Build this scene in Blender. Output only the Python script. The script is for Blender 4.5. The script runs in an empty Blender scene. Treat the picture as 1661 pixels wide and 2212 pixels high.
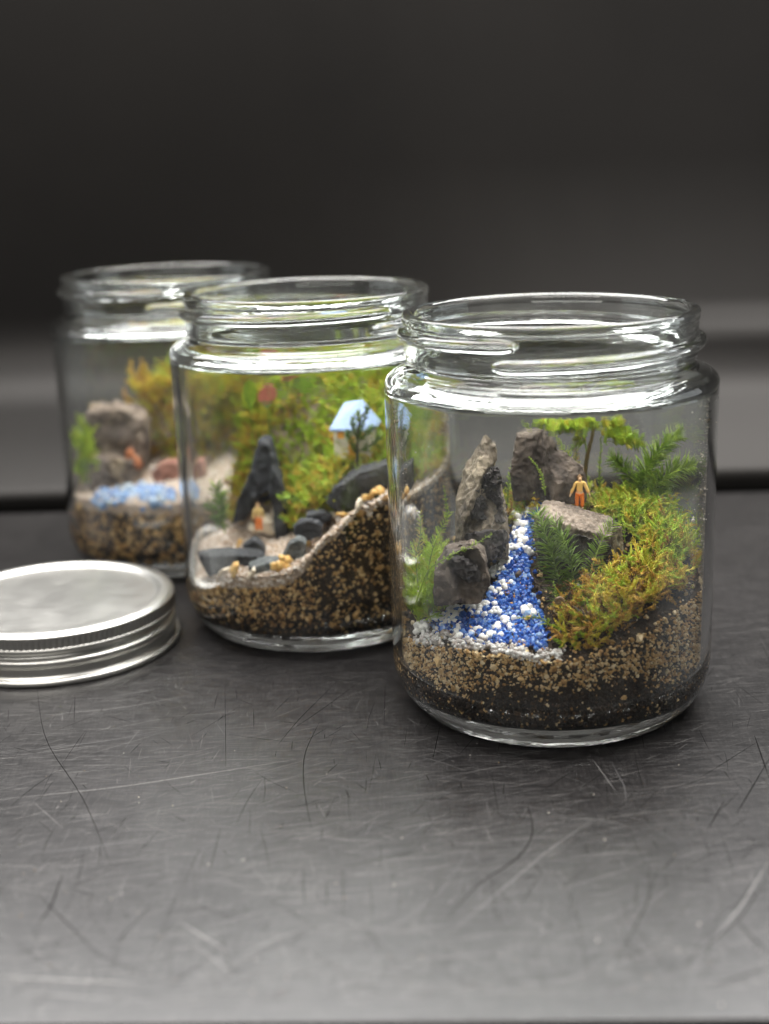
import bpy, bmesh, math, random
import numpy as np
from mathutils import Matrix, Vector, noise as mnoise

# ------------------------------------------------------------------ camera, light, exposure
U = 0.01                                    # everything below is modelled in centimetres
SC = bpy.context.scene
COL = SC.collection
CAM_F, CAM_PITCH, CAM_ROLL, CAM_H = 2892.07, math.radians(15.21), math.radians(-1.918), 12.633
PW, PH = 1661.0, 2212.0                     # pixel frame the photograph was measured in
cp_, sp_ = math.cos(CAM_PITCH), math.sin(CAM_PITCH)
FW = np.array([0, cp_, -sp_]); RT0 = np.array([1.0, 0, 0]); UP0 = np.array([0, sp_, cp_])
RT = math.cos(CAM_ROLL) * RT0 + math.sin(CAM_ROLL) * UP0
UP = -math.sin(CAM_ROLL) * RT0 + math.cos(CAM_ROLL) * UP0
CPOS = np.array([0, 0, CAM_H])

cam = bpy.data.cameras.new('camera'); camo = bpy.data.objects.new('camera', cam); COL.objects.link(camo)
camo.matrix_world = Matrix(((RT[0], UP[0], -FW[0], 0), (RT[1], UP[1], -FW[1], 0), (RT[2], UP[2], -FW[2], CAM_H * U), (0, 0, 0, 1)))
cam.sensor_fit = 'VERTICAL'; cam.sensor_height = 36; cam.sensor_width = 27
cam.lens = CAM_F / PH * 36
cam.clip_start, cam.clip_end = 0.01, 50
cam.dof.use_dof = True; cam.dof.focus_distance = 0.298; cam.dof.aperture_fstop = 9.2
SC.camera = camo

w = bpy.data.worlds.new('World'); SC.world = w; w.use_nodes = True
w.node_tree.nodes['Background'].inputs[0].default_value = (0.95, 0.98, 1.0, 1)
w.node_tree.nodes['Background'].inputs[1].default_value = 0.05
SC.view_settings.view_transform = 'Standard'; SC.view_settings.look = 'None'
SC.view_settings.exposure = 0.0; SC.view_settings.gamma = 1.0
SC.view_settings.use_curve_mapping = False


def area(name, loc, target, sx, sy, power, col):
    l = bpy.data.lights.new(name, 'AREA'); l.shape = 'RECTANGLE'; l.size, l.size_y = sx, sy
    l.energy = power; l.color = col
    o = bpy.data.objects.new(name, l); COL.objects.link(o); o.location = loc
    o.rotation_euler = (Vector(target) - Vector(loc)).to_track_quat('-Z', 'Y').to_euler()
    return o


area('overhead_softbox', (0.02, 0.42, 0.78), (0.0, 0.32, 0.05), 1.10, 0.50, 26.0, (1.0, 0.97, 0.93))
area('rear_softbox', (-0.05, 1.15, 0.84), (0.0, 0.25, 0.0), 1.6, 0.80, 44.0, (1.0, 0.99, 0.98))
area('front_softbox', (-0.25, -0.30, 0.72), (0.0, 0.34, 0.04), 0.9, 0.35, 7.0, (1.0, 0.96, 0.90))
area('left_edge_fill', (-0.85, 0.40, 0.22), (0.0, 0.34, 0.06), 0.7, 0.42, 1.5, (0.97, 0.99, 1.0))  # added side lamp out of view, makes the glass edges pale
area('right_edge_fill', (0.95, 0.36, 0.22), (0.0, 0.34, 0.06), 0.7, 0.42, 1.5, (0.93, 0.98, 1.0))  # its added counterpart on the right, also only for the glass edges

cy = SC.cycles
cy.use_denoising = True
try:
    cy.denoiser = 'OPENIMAGEDENOISE'
except Exception:
    pass
cy.max_bounces = 20; cy.transmission_bounces = 18; cy.glossy_bounces = 10; cy.diffuse_bounces = 4
cy.transparent_max_bounces = 12
cy.sample_clamp_indirect = 30.0; cy.blur_glossy = 0.6
cy.caustics_reflective = True; cy.caustics_refractive = True

# ------------------------------------------------------------------ helpers
rng = np.random.default_rng(11)
random.seed(5)
JAR = {1: np.array([3.782, 29.599]), 2: np.array([-1.885, 35.802]), 3: np.array([-6.604, 42.598])}
LID = np.array([-8.951, 34.208])


def ray(px, py):
    return FW + RT * (px - PW / 2) / CAM_F - UP * (py - PH / 2) / CAM_F


def at(px, py, j, dy):
    """Local point in jar j at depth dy behind the jar's axis."""
    d = ray(px, py); y = JAR[j][1] + dy; P = CPOS + d * (y / d[1])
    return np.array([P[0] - JAR[j][0], dy, P[2]])


def wall(px, py, j, r=3.42):
    d = ray(px, py); o = CPOS[:2] - JAR[j]
    a = d[0] ** 2 + d[1] ** 2; b = 2 * (o @ d[:2]); c = o @ o - r * r
    t = (-b - math.sqrt(max(0, b * b - 4 * a * c))) / (2 * a)
    P = CPOS + d * t
    return np.array([P[0] - JAR[j][0], P[1] - JAR[j][1], P[2]])


def ground(px, py):
    d = ray(px, py); return (CPOS + d * (-CPOS[2] / d[2]))[:2]


def hit(px, py, j, T):
    d = ray(px, py)
    for dy in np.arange(-3.4, 3.4, 0.03):
        y = JAR[j][1] + dy; P = CPOS + d * (y / d[1]); x = P[0] - JAR[j][0]
        if x * x + dy * dy < 3.42 ** 2 and P[2] <= T(x, dy):
            return np.array([x, dy, P[2]])
    return None


class Terrain:
    """Linear-kernel interpolation through scattered height samples."""
    def __init__(self, pts):
        self.p = np.array(pts, float); n = len(pts)
        D = np.sqrt(((self.p[:, None, :2] - self.p[None, :, :2]) ** 2).sum(-1) + 0.09)
        A = np.zeros((n + 3, n + 3)); A[:n, :n] = D; A[:n, n] = 1; A[:n, n + 1:] = self.p[:, :2]; A[n:, :n] = A[:n, n:].T
        A[:n, :n] += np.eye(n) * -0.02
        self.c = np.linalg.solve(A, np.concatenate([self.p[:, 2], [0, 0, 0]]))

    def __call__(self, x, y):
        x = np.asarray(x, float); y = np.asarray(y, float); sh = np.broadcast(x, y).shape
        q = np.stack([np.broadcast_to(x, sh).ravel(), np.broadcast_to(y, sh).ravel()], -1)
        D = np.sqrt(((q[:, None] - self.p[None, :, :2]) ** 2).sum(-1) + 0.09)
        n = len(self.p)
        z = D @ self.c[:n] + self.c[n] + q @ self.c[n + 1:]
        return z.reshape(sh) if sh else float(z[0])


def tag(o, label=None, cat=None, group=None, kind=None):
    if label: o['label'] = label
    if cat: o['category'] = cat
    if group: o['group'] = group
    if kind: o['kind'] = kind
    return o


def mesh(name, V, F, mat, smooth=True, attr=None, normals=None):
    """V (n,3) in cm, F (m,3|4) int array -> mesh datablock in metres."""
    V = np.asarray(V, np.float32) * U; F = np.asarray(F, np.int32)
    me = bpy.data.meshes.new(name)
    m, k = F.shape
    me.vertices.add(len(V)); me.vertices.foreach_set('co', V.ravel())
    me.loops.add(m * k); me.loops.foreach_set('vertex_index', F.ravel())
    me.polygons.add(m); me.polygons.foreach_set('loop_start', np.arange(0, m * k, k, dtype=np.int32))
    try:
        me.polygons.foreach_set('loop_total', np.full(m, k, np.int32))
    except Exception:
        pass
    me.update(calc_edges=True)
    me.polygons.foreach_set('use_smooth', np.full(m, bool(smooth)))
    if attr is not None:
        a = me.attributes.new('tone', 'FLOAT', 'POINT'); a.data.foreach_set('value', np.asarray(attr, np.float32))
    if normals is not None:
        me.normals_split_custom_set_from_vertices([tuple(n) for n in normals])
    if mat: me.materials.append(mat)
    me.validate()
    return me


def obj(name, V, F, mat, parent=None, loc=None, smooth=True, attr=None, normals=None):
    """loc (cm): world position of the origin; V are relative to it. With a parent the origin is the parent's."""
    o = bpy.data.objects.new(name, mesh(name, V, F, mat, smooth, attr, normals)); COL.objects.link(o)
    if parent is not None: o.parent = parent
    elif loc is not None: o.location = [c * U for c in loc]
    return o


def empty(name, loc, rz=0):
    o = bpy.data.objects.new(name, None); COL.objects.link(o); o.location = [c * U for c in loc]
    o.rotation_euler[2] = rz; o.empty_display_size = 0.005
    return o


def jl(j, p=(0, 0, 0)):
    return (JAR[j][0] + p[0], JAR[j][1] + p[1], p[2])


def grid_faces(n, m, wrap=True):
    """n rows of m vertices each, wrapped round in m."""
    i = np.arange(n - 1)[:, None]; k = np.arange(m if wrap else m - 1)[None]
    a = i * m + k; b = i * m + (k + 1) % m
    return np.stack([a, b, b + m, a + m], -1).reshape(-1, 4)


def lathe(profile, seg=128):
    P = np.array(profile, float); t = np.linspace(0, 2 * np.pi, seg, endpoint=False)
    V = np.stack([P[:, :1] * np.cos(t), P[:, :1] * np.sin(t), np.repeat(P[:, 1:], seg, 1)], -1)
    return V.reshape(-1, 3), grid_faces(len(P), seg)


def round_poly(pts, n=5):
    """Polyline whose points (r, z, radius) get rounded corners."""
    out = []
    for i, p in enumerate(pts):
        if i in (0, len(pts) - 1) or len(p) < 3 or p[2] == 0:
            out.append(p[:2]); continue
        a = np.array(pts[i - 1][:2]); b = np.array(p[:2]); c = np.array(pts[i + 1][:2])
        u = a - b; v = c - b; lu, lv = np.linalg.norm(u), np.linalg.norm(v)
        rad = min(p[2], lu * .49, lv * .49); u = u / lu * rad; v = v / lv * rad
        for t in np.linspace(0, 1, n):
            out.append(tuple((1 - t) ** 2 * (b + u) + 2 * t * (1 - t) * b + t * t * (b + v)))
    return out


def ico(sub):
    bm = bmesh.new(); bmesh.ops.create_icosphere(bm, subdivisions=sub, radius=1)
    bm.verts.index_update()
    V = np.array([v.co[:] for v in bm.verts]); F = np.array([[v.index for v in f.verts] for f in bm.faces]); bm.free()
    return V, F


ICO1, ICO2 = ico(1), ico(2)


def rand_rot(n):
    q = rng.normal(size=(n, 4)); q /= np.linalg.norm(q, axis=1, keepdims=True)
    a, b, c, d = q.T
    return np.stack([np.stack([1 - 2 * (c * c + d * d), 2 * (b * c - a * d), 2 * (b * d + a * c)], -1),
                     np.stack([2 * (b * c + a * d), 1 - 2 * (b * b + d * d), 2 * (c * d - a * b)], -1),
                     np.stack([2 * (b * d - a * c), 2 * (c * d + a * b), 1 - 2 * (b * b + c * c)], -1)], 1)


def blob_protos(base, k, jit):
    V, F = base
    return [(V * (1 + rng.normal(size=(len(V), 1)) * jit) * rng.uniform(.75, 1.25, 3), F) for _ in range(k)]


def scatter(protos, pos, scale, rots=None, tone=None, basis=None):
    """Join transformed copies of the prototypes into one vertex / face array."""
    n = len(pos); rots = rand_rot(n) if rots is None else rots
    pick = rng.integers(0, len(protos), n); Vs, Fs, Ts = [], [], []; off = 0
    scale = np.broadcast_to(np.asarray(scale, float).reshape(n, -1), (n, 3)) if np.ndim(scale) else np.full((n, 3), scale)
    for k, pr in enumerate(protos):
        ids = np.where(pick == k)[0]
        if not len(ids): continue
        V, F = pr[0], pr[1]
        W = np.einsum('nij,nvj->nvi', rots[ids], V[None] * scale[ids][:, None]) + np.asarray(pos)[ids][:, None]
        Vs.append(W.reshape(-1, 3)); Fs.append((F[None] + (np.arange(len(ids)) * len(V))[:, None, None] + off).reshape(-1, F.shape[1]))
        off += len(ids) * len(V)
        if tone is not None:
            t = np.repeat(np.asarray(tone)[ids], len(V))
            if len(pr) > 2: t = t + np.tile(pr[2], len(ids))
            Ts.append(t)
    return np.concatenate(Vs), np.concatenate(Fs), (np.concatenate(Ts) if tone is not None else None)


def in_poly(P, poly):
    x, y = P[:, 0], P[:, 1]; poly = np.array(poly); c = np.zeros(len(P), bool); n = len(poly)
    for i in range(n):
        x1, y1 = poly[i]; x2, y2 = poly[(i + 1) % n]
        with np.errstate(divide='ignore', invalid='ignore'):
            c ^= ((y1 > y) != (y2 > y)) & (x < (x2 - x1) * (y - y1) / (y2 - y1 + 1e-12) + x1)
    return c


def sample_poly(poly, n, rmax=3.38):
    poly = np.array(poly); lo, hi = poly.min(0), poly.max(0); out = []
    while sum(len(o) for o in out) < n:
        P = rng.uniform(lo, hi, (n * 2, 2)); P = P[in_poly(P, poly) & ((P ** 2).sum(1) < rmax ** 2)]; out.append(P)
    return np.concatenate(out)[:n]


# ------------------------------------------------------------------ materials
class N:
    def __init__(self, name):
        self.m = bpy.data.materials.new(name); self.m.use_nodes = True
        self.t = self.m.node_tree; self.b = self.t.nodes['Principled BSDF']; self.out = self.t.nodes['Material Output']
        self.tc = None

    def n(self, typ, **kw):
        x = self.t.nodes.new('ShaderNode' + typ)
        for k, v in kw.items():
            if k[0] == '_':
                key = k[1:]; key = int(key) if key.isdigit() else key.replace('_', ' ')
                self.set(x.inputs[key], v)
            else: setattr(x, k, v)
        return x

    def set(self, sock, v):
        if hasattr(v, 'is_output'): self.t.links.new(v, sock)
        elif hasattr(v, 'outputs'): self.t.links.new(v.outputs[0], sock)
        else:
            if sock.type == 'RGBA' and len(v) == 3: v = (*v, 1)
            sock.default_value = v

    def p(self, **kw):
        for k, v in kw.items(): self.set(self.b.inputs[k.replace('_', ' ')], v)
        return self

    def co(self, scale=(1, 1, 1), rot=(0, 0, 0)):
        if self.tc is None: self.tc = self.n('TexCoord')
        mp = self.n('Mapping'); self.t.links.new(self.tc.outputs['Object'], mp.inputs[0])
        mp.inputs['Scale'].default_value = scale; mp.inputs['Rotation'].default_value = rot
        return mp

    def noise(self, scale, detail=4, rough=.55, co=None, dist=0):
        return self.n('TexNoise', _Vector=co or self.co(), _Scale=scale, _Detail=detail, _Roughness=rough, _Distortion=dist)

    def ramp(self, fac, stops):
        r = self.n('ValToRGB'); e = r.color_ramp.elements
        while len(e) < len(stops): e.new(0.5)
        for i, (p, c) in enumerate(stops):
            e[i].position = p; e[i].color = (*c, 1) if not isinstance(c, (int, float)) else (c, c, c, 1)
        self.set(r.inputs[0], fac); return r

    def mix(self, fac, a, b, blend='MIX'):
        x = self.n('Mix', data_type='RGBA', blend_type=blend)
        self.set(x.inputs[0], fac); self.set(x.inputs[6], a); self.set(x.inputs[7], b)
        return x.outputs[2]

    def math(self, op, a, b=0.0):
        x = self.n('Math', operation=op); self.set(x.inputs[0], a); self.set(x.inputs[1], b); return x

    def bump(self, h, strength=.3, dist=.0004):
        x = self.n('Bump', _Strength=strength, _Distance=dist, _Height=h); self.set(self.b.inputs['Normal'], x); return self

    def tone(self):
        return self.n('Attribute', attribute_name='tone').outputs['Fac']


MT = {}


def mat_simple(name, col, rough=.6, var=.25, nscale=300, bump=0.0, bdist=.0003, **kw):
    k = N(name); ns = k.noise(nscale, 5)
    c2 = tuple(min(1, c * (1 + var)) for c in col); c1 = tuple(c * (1 - var) for c in col)
    k.p(Base_Color=k.ramp(ns, [(.3, c1), (.7, c2)]), Roughness=rough, **kw)
    if bump: k.bump(k.noise(nscale * 2.2, 6), bump, bdist)
    MT[name] = k.m; return k.m


def mat_tone(name, stops, rough=.6, trans=0.0, **kw):
    """Colour picked by the stored per-piece tone."""
    k = N(name); rp = k.ramp(k.tone(), stops)
    ns = k.noise(500, 3)
    col = k.mix(.35, rp.outputs[0], k.ramp(ns, [(.3, .45), (.7, 1.0)]).outputs[0], 'MULTIPLY')
    k.p(Base_Color=col, Roughness=rough, **kw)
    if trans:
        tl = k.n('BsdfTranslucent', _Color=col); mx = k.n('MixShader', _0=trans); k.set(mx.inputs[1], k.b); k.set(mx.inputs[2], tl)
        k.t.links.new(mx.outputs[0], k.out.inputs[0])
    MT[name] = k.m; return k.m


def mat_rock(name, dark, mid, light, pit=.35, nscale=90, rough=.85, bump=.7):
    k = N(name); a = k.noise(nscale, 8, .62, dist=.4); b = k.noise(nscale * 4.5, 6, .6)
    f = k.math('ADD', k.math('MULTIPLY', a, .7), k.math('MULTIPLY', b, .3))
    c = k.ramp(f, [(.36, dark), (.5, mid), (.66, light)])
    v = k.n('TexVoronoi', _Vector=k.co(), _Scale=nscale * 9)
    pits = k.ramp(v.outputs['Distance'], [(.06, .25), (pit, 1.0)])
    k.p(Base_Color=k.mix(.55, c.outputs[0], pits.outputs[0], 'MULTIPLY'), Roughness=rough)
    h = k.math('ADD', b, k.math('MULTIPLY', v.outputs['Distance'], .5)); k.bump(h, bump, .0006)
    MT[name] = k.m; return k.m


def make_materials():
    # glass
    for nm, bmp in (('clear_glass', 0), ('moulded_glass', 1)):
        k = N(nm)
        k.p(Base_Color=(.945, .982, .966) if bmp else (.968, .988, .978), Roughness=0.0, IOR=1.5, Transmission_Weight=1.0)
        film = k.ramp(k.math('ADD', k.math('MULTIPLY', k.noise(38, 5, .6), .7), k.math('MULTIPLY', k.noise(420, 4, .7, k.co((1, 1, .35))), .3)), [(.50, 0.0), (.72, .042)])
        df = k.n('BsdfTranslucent', _Color=(.8, .8, .76)); d2 = k.n('BsdfDiffuse', _Color=(.8, .8, .76)); dd = k.n('MixShader', _0=.5); k.set(dd.inputs[1], df); k.set(dd.inputs[2], d2)
        mx = k.n('MixShader', _0=film); k.set(mx.inputs[1], k.b); k.set(mx.inputs[2], dd); k.t.links.new(mx.outputs[0], k.out.inputs[0])
        if bmp: k.bump(k.math('ADD', k.noise(110, 3, .5, k.co((1, 1, 5))), k.math('MULTIPLY', k.noise(500, 2, .5, k.co((.6, .6, 3))), .25)), .10, .0005)
        MT[nm] = k.m
    # matte black board with fine cross-hatched wear
    k = N('black_board')
    fib = k.noise(2600, 3, .6, k.co((.05, 1, 1), (0, 0, .05)))
    fib2 = k.noise(2400, 3, .6, k.co((1, .07, 1), (0, 0, -.06)))
    fib3 = k.noise(1700, 4, .65, k.co((.06, 1, 1), (0, 0, .42)))
    blot = k.noise(22, 5, .6)
    s = k.math('ADD', k.math('MULTIPLY', fib, .5), k.math('ADD', k.math('MULTIPLY', fib2, .3), k.math('MULTIPLY', fib3, .35)))
    c = k.ramp(s, [(.42, (.006, .0057, .006)), (.58, (.013, .0122, .0125)), (.76, (.055, .052, .051))])
    bl = k.ramp(blot, [(.3, .72), (.7, 1.15)])
    k.p(Base_Color=k.mix(1.0, c.outputs[0], bl.outputs[0], 'MULTIPLY'), Specular_IOR_Level=.5,
        Roughness=k.ramp(k.math('ADD', k.math('MULTIPLY', s, .7), k.math('MULTIPLY', blot, .3)), [(.3, .25), (.75, .36)]))
    k.bump(s, .3, .00005); MT['board'] = k.m
    for nm, c, r in (('pale_scratch', .13, .45), ('dark_scratch', .006, .9)):
        k = N(nm); k.p(Specular_IOR_Level=.5 if c > .05 else .14, Base_Color=k.ramp(k.tone(), [(0, (c * .55, c * .54, c * .55)), (1, (c * 1.6, c * 1.55, c * 1.5))]), Roughness=r)
        MT[nm] = k.m
    k = N('black_paper')
    bl = k.noise(9, 4, .5); sm = k.noise(40, 3, .6, k.co((.5, 1, 1)))
    k.p(Base_Color=k.mix(.5, k.ramp(bl, [(.3, (.0042, .0038, .0036)), (.7, (.0070, .0062, .0056))]).outputs[0], k.ramp(sm, [(.3, .7), (.75, 1.0)]).outputs[0], 'MULTIPLY'),
        Roughness=.47, Specular_IOR_Level=.26, Specular_Tint=(1.0, .97, .95, 1))
    MT['paper'] = k.m
    mat_simple('bench_black', (.006, .006, .006), .7)
    # aluminium
    k = N('brushed_aluminium'); nz = k.noise(120, 4, .6); sc = k.noise(3000, 3, .6, k.co((.04, 1, 1), (0, 0, .3)))
    k.p(Base_Color=k.ramp(nz, [(.3, (.50, .495, .475)), (.7, (.56, .555, .53))]), Metallic=1.0, Roughness=k.ramp(k.math('ADD', k.math('MULTIPLY', nz, .3), k.math('MULTIPLY', sc, .7)), [(.3, .30), (.7, .42)]))
    k.bump(sc, .08, .00002); MT['alu'] = k.m
    # earth
    k = N('peat'); ns = k.noise(900, 5); sz = k.n('SeparateXYZ', _0=k.co().outputs[0])
    zz = k.math('SUBTRACT', k.math('ADD', k.math('MULTIPLY', sz.outputs['Z'], 100.0), k.math('MULTIPLY', k.noise(60, 4), 1.0)), 1.55)
    brown = k.ramp(ns, [(.3, (.015, .009, .005)), (.7, (.045, .027, .014))]); black = k.ramp(ns, [(.3, (.004, .004, .004)), (.7, (.016, .015, .015))])
    k.p(Base_Color=k.mix(k.ramp(zz, [(0, 0.0), (.3, 1.0)]).outputs[0], black.outputs[0], brown.outputs[0]), Roughness=.85); k.bump(k.noise(2000, 6), .8, .0008); MT['peat'] = k.m
    mat_tone('soil_grain', [(0, (.008, .006, .005)), (.28, (.04, .022, .011)), (.42, (.26, .13, .04)), (.62, (.50, .30, .11)), (.82, (.66, .46, .22)), (1, (.78, .64, .42))], .7)
    mat_tone('quartz_grain', [(0, (.25, .20, .16)), (.4, (.50, .46, .44)), (1, (.72, .71, .70))], .35, 0, Subsurface_Weight=.0)
    mat_tone('blue_grain', [(0, (.018, .06, .32)), (.45, (.05, .18, .66)), (.75, (.18, .37, .80)), (1, (.52, .68, .88))], .12, .35)
    mat_tone('pale_blue_grain', [(0, (.07, .15, .38)), (.5, (.18, .31, .52)), (1, (.50, .52, .48))], .3)
    k = N('white_pebble'); ns = k.noise(420, 4)
    k.p(Base_Color=k.ramp(ns, [(.3, (.74, .71, .68)), (.6, (.85, .84, .82))]), Roughness=.35, Subsurface_Weight=.25, Subsurface_Radius=(.3, .3, .3), Subsurface_Scale=.002)
    k.bump(k.noise(700, 4), .25, .0002); MT['pebble'] = k.m
    k = N('amber_pebble'); ns = k.noise(300, 4)
    k.p(Base_Color=k.ramp(ns, [(.3, (.66, .32, .06)), (.6, (.80, .54, .20))]), Roughness=.3, Subsurface_Weight=.3, Subsurface_Radius=(.4, .3, .2), Subsurface_Scale=.002)
    k.bump(k.noise(600, 4), .4, .0004); MT['amber'] = k.m
    mat_simple('cream_pebble', (.72, .62, .48), .4, .15, 400, .3)
    mat_simple('beige_sand', (.44, .34, .27), .9, .28, 1500, .9, .0006)
    mat_tone('sand_grain', [(0, (.30, .19, .11)), (.5, (.54, .43, .34)), (1, (.74, .68, .62))], .6)
    # stones
    mat_rock('tan_grey_stone', (.032, .024, .018), (.16, .128, .092), (.34, .28, .20))
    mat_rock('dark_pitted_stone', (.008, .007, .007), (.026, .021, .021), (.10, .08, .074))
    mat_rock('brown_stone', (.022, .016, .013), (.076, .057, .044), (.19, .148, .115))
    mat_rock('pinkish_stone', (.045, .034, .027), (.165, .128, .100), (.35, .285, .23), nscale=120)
    mat_rock('black_slate', (.006, .007, .009), (.022, .024, .029), (.06, .064, .072), rough=.75)
    mat_rock('grey_slate', (.03, .034, .036), (.085, .095, .098), (.22, .235, .23), rough=.55)
    mat_rock('mixed_grey_stone', (.06, .045, .038), (.15, .115, .09), (.36, .28, .18), nscale=60)
    mat_rock('red_brown_stone', (.14, .06, .045), (.27, .125, .09), (.38, .20, .15), nscale=60)
    mat_rock('orange_stone', (.30, .10, .04), (.46, .17, .075), (.56, .26, .13), nscale=60)
    # plants
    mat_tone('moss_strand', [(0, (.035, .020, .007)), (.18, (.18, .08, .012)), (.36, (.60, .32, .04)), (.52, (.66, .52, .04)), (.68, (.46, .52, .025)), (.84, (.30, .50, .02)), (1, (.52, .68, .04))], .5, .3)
    mat_tone('needle_green', [(0, (.034, .055, .008)), (.4, (.11, .20, .014)), (.75, (.24, .40, .025)), (1, (.45, .58, .06))], .45, .3)
    mat_simple('stem_brown', (.10, .07, .02), .7, .3)
    mat_simple('stem_green', (.16, .24, .025), .6, .3)
    mat_simple('dark_stem', (.035, .035, .018), .7, .3)
    mat_simple('leaf_green', (.22, .36, .03), .4, .25, 200)
    k = N('pink_leaf'); ns = k.noise(130, 3)
    k.p(Base_Color=k.ramp(ns, [(.38, (.20, .32, .10)), (.5, (.66, .20, .16)), (.7, (.78, .30, .24))]), Roughness=.45); MT['pink_leaf'] = k.m
    # miniature house, figures
    mat_simple('cream_plaster', (.72, .66, .55), .8, .1, 500, .3)
    mat_simple('pale_blue_roof', (.30, .41, .64), .7, .10, 400, .3)
    mat_simple('orange_paint', (.85, .38, .06), .5, .1)
    mat_simple('skin_paint', (.72, .45, .25), .5, .1)
    mat_simple('brown_hair_paint', (.22, .12, .05), .6, .2)
    k = N('yellow_shirt_paint'); sx = k.n('SeparateXYZ', _0=k.co().outputs[0])
    k.p(Base_Color=k.ramp(k.math('MULTIPLY', sx.outputs['Z'], 100.0), [(.30, (.90, .30, .07)), (.46, (.88, .56, .16))]), Roughness=.5); MT['shirt'] = k.m
    mat_simple('orange_trousers_paint', (.88, .21, .012), .5, .12)
    mat_simple('straw_robe_paint', (.70, .50, .20), .6, .12)
    mat_simple('shell_brown', (.16, .10, .05), .5, .4, 900)
    mat_tone('dust', [(0, (.25, .18, .10)), (1, (.75, .70, .62))], .8)


make_materials()
print('materials ok')

# ------------------------------------------------------------------ the setting: board, bench, backdrop
def box_sheet(name, corners, z0, z1, mat, bevel=0.03):
    bm = bmesh.new(); b = [bm.verts.new((x, y, z0)) for x, y in corners]; t = [bm.verts.new((x, y, z1)) for x, y in corners]
    bm.faces.new(t); bm.faces.new(b[::-1])
    for i in range(4): bm.faces.new((b[i], b[(i + 1) % 4], t[(i + 1) % 4], t[i]))
    bmesh.ops.bevel(bm, geom=list(bm.edges), offset=bevel, segments=2, affect='EDGES', profile=.6)
    bmesh.ops.scale(bm, vec=(U, U, U), verts=bm.verts)
    me = bpy.data.meshes.new(name); bm.to_mesh(me); bm.free(); me.materials.append(mat)
    o = bpy.data.objects.new(name, me); COL.objects.link(o); return o


table = tag(box_sheet('table_board', [(-26, 18.45), (26, 16.27), (26, 47.32), (-26, 48.22)], -0.45, 0.0, MT['board']), kind='structure')
bench = tag(box_sheet('bench_top', [(-80, -30), (80, -30), (80, 110), (-80, 110)], -2.5, -0.46, MT['bench_black']), kind='structure')

# black paper sweep: hangs upright, bellies forward near the bottom and tucks under behind the board
prof = round_poly([(55.6, 27.5), (55.6, 12.0), (55.6, 3.9, 3.6), (51.0, 1.6, 1.4), (48.9, .45, .5), (49.0, -0.3, .3), (49.6, -0.44, .2), (51.5, -0.445)], 14)
prof = np.array(prof); xs = np.linspace(-70, 70, 57)
Vb = np.stack([np.stack([np.full(len(prof), x), np.where(prof[:, 1] < 9, 48.9 + (prof[:, 0] - 48.9) * (1 - .34 * np.clip((x + 4) / 16, 0, 1) * np.clip((9 - prof[:, 1]) / 4, 0, 1)), prof[:, 0]) - .018 * x + .12 * np.sin(x * .21) + .08 * np.sin(x * .53 + 1), prof[:, 1] + .0 * x], -1) for x in xs])
backdrop = tag(obj('backdrop', Vb.reshape(-1, 3), grid_faces(len(xs), len(prof), False), MT['paper'], loc=(0, 0, 0)), kind='structure')


def strips(paths, widths, z=0.004):
    Vs, Fs = [], []; off = 0
    for P, wd in zip(paths, widths):
        P = np.asarray(P, float); d = np.gradient(P, axis=0); d /= np.linalg.norm(d, axis=1, keepdims=True) + 1e-9
        nrm = np.stack([-d[:, 1], d[:, 0]], -1); s = np.linspace(0, 1, len(P)); ww = wd * (.25 + .75 * np.sin(np.pi * s))[:, None] / 2
        V = np.concatenate([P + nrm * ww, P - nrm * ww]); V = np.concatenate([V, np.full((len(V), 1), z)], 1); n = len(P)
        i = np.arange(n - 1); Fs.append(np.stack([i + off, i + n + off, i + n + 1 + off, i + 1 + off], -1)); Vs.append(V); off += 2 * n
    return np.concatenate(Vs), np.concatenate(Fs)


def scratch_paths(n, ang_mu, ang_sd, lmin, lmax, curv, wlo, whi, ylo=17.9, yhi=45):
    paths, ws = [], []
    for _ in range(n):
        yy = ylo + (yhi - ylo) * rng.uniform() ** 1.5
        x0 = rng.uniform(-.33, .33) * (yy + 2); a = rng.normal(ang_mu, ang_sd); L = lmin * (lmax / lmin) ** (rng.uniform() ** 1.6)
        k = 9; s = np.linspace(0, L, k); c = rng.normal(0, curv); aa = a + c * s + rng.normal(0, .03, k).cumsum() * .4
        P = np.stack([x0 + np.cumsum(np.cos(aa)) * L / k, yy + np.cumsum(np.sin(aa)) * L / k], -1)
        P[:, 1] = np.clip(P[:, 1], 17.75, 46.5)
        paths.append(P); ws.append(rng.uniform(wlo, whi))
    return paths, ws


def px_path(pts, n=14):
    P = np.array([ground(*p) for p in pts]); s = np.r_[0, np.cumsum(np.linalg.norm(np.diff(P, axis=0), axis=1))]
    q = np.linspace(0, s[-1], n); Q = np.stack([np.interp(q, s, P[:, 0]), np.interp(q, s, P[:, 1])], -1)
    for _ in range(2): Q[1:-1] = (Q[:-2] + 2 * Q[1:-1] + Q[2:]) / 4
    return Q


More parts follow.
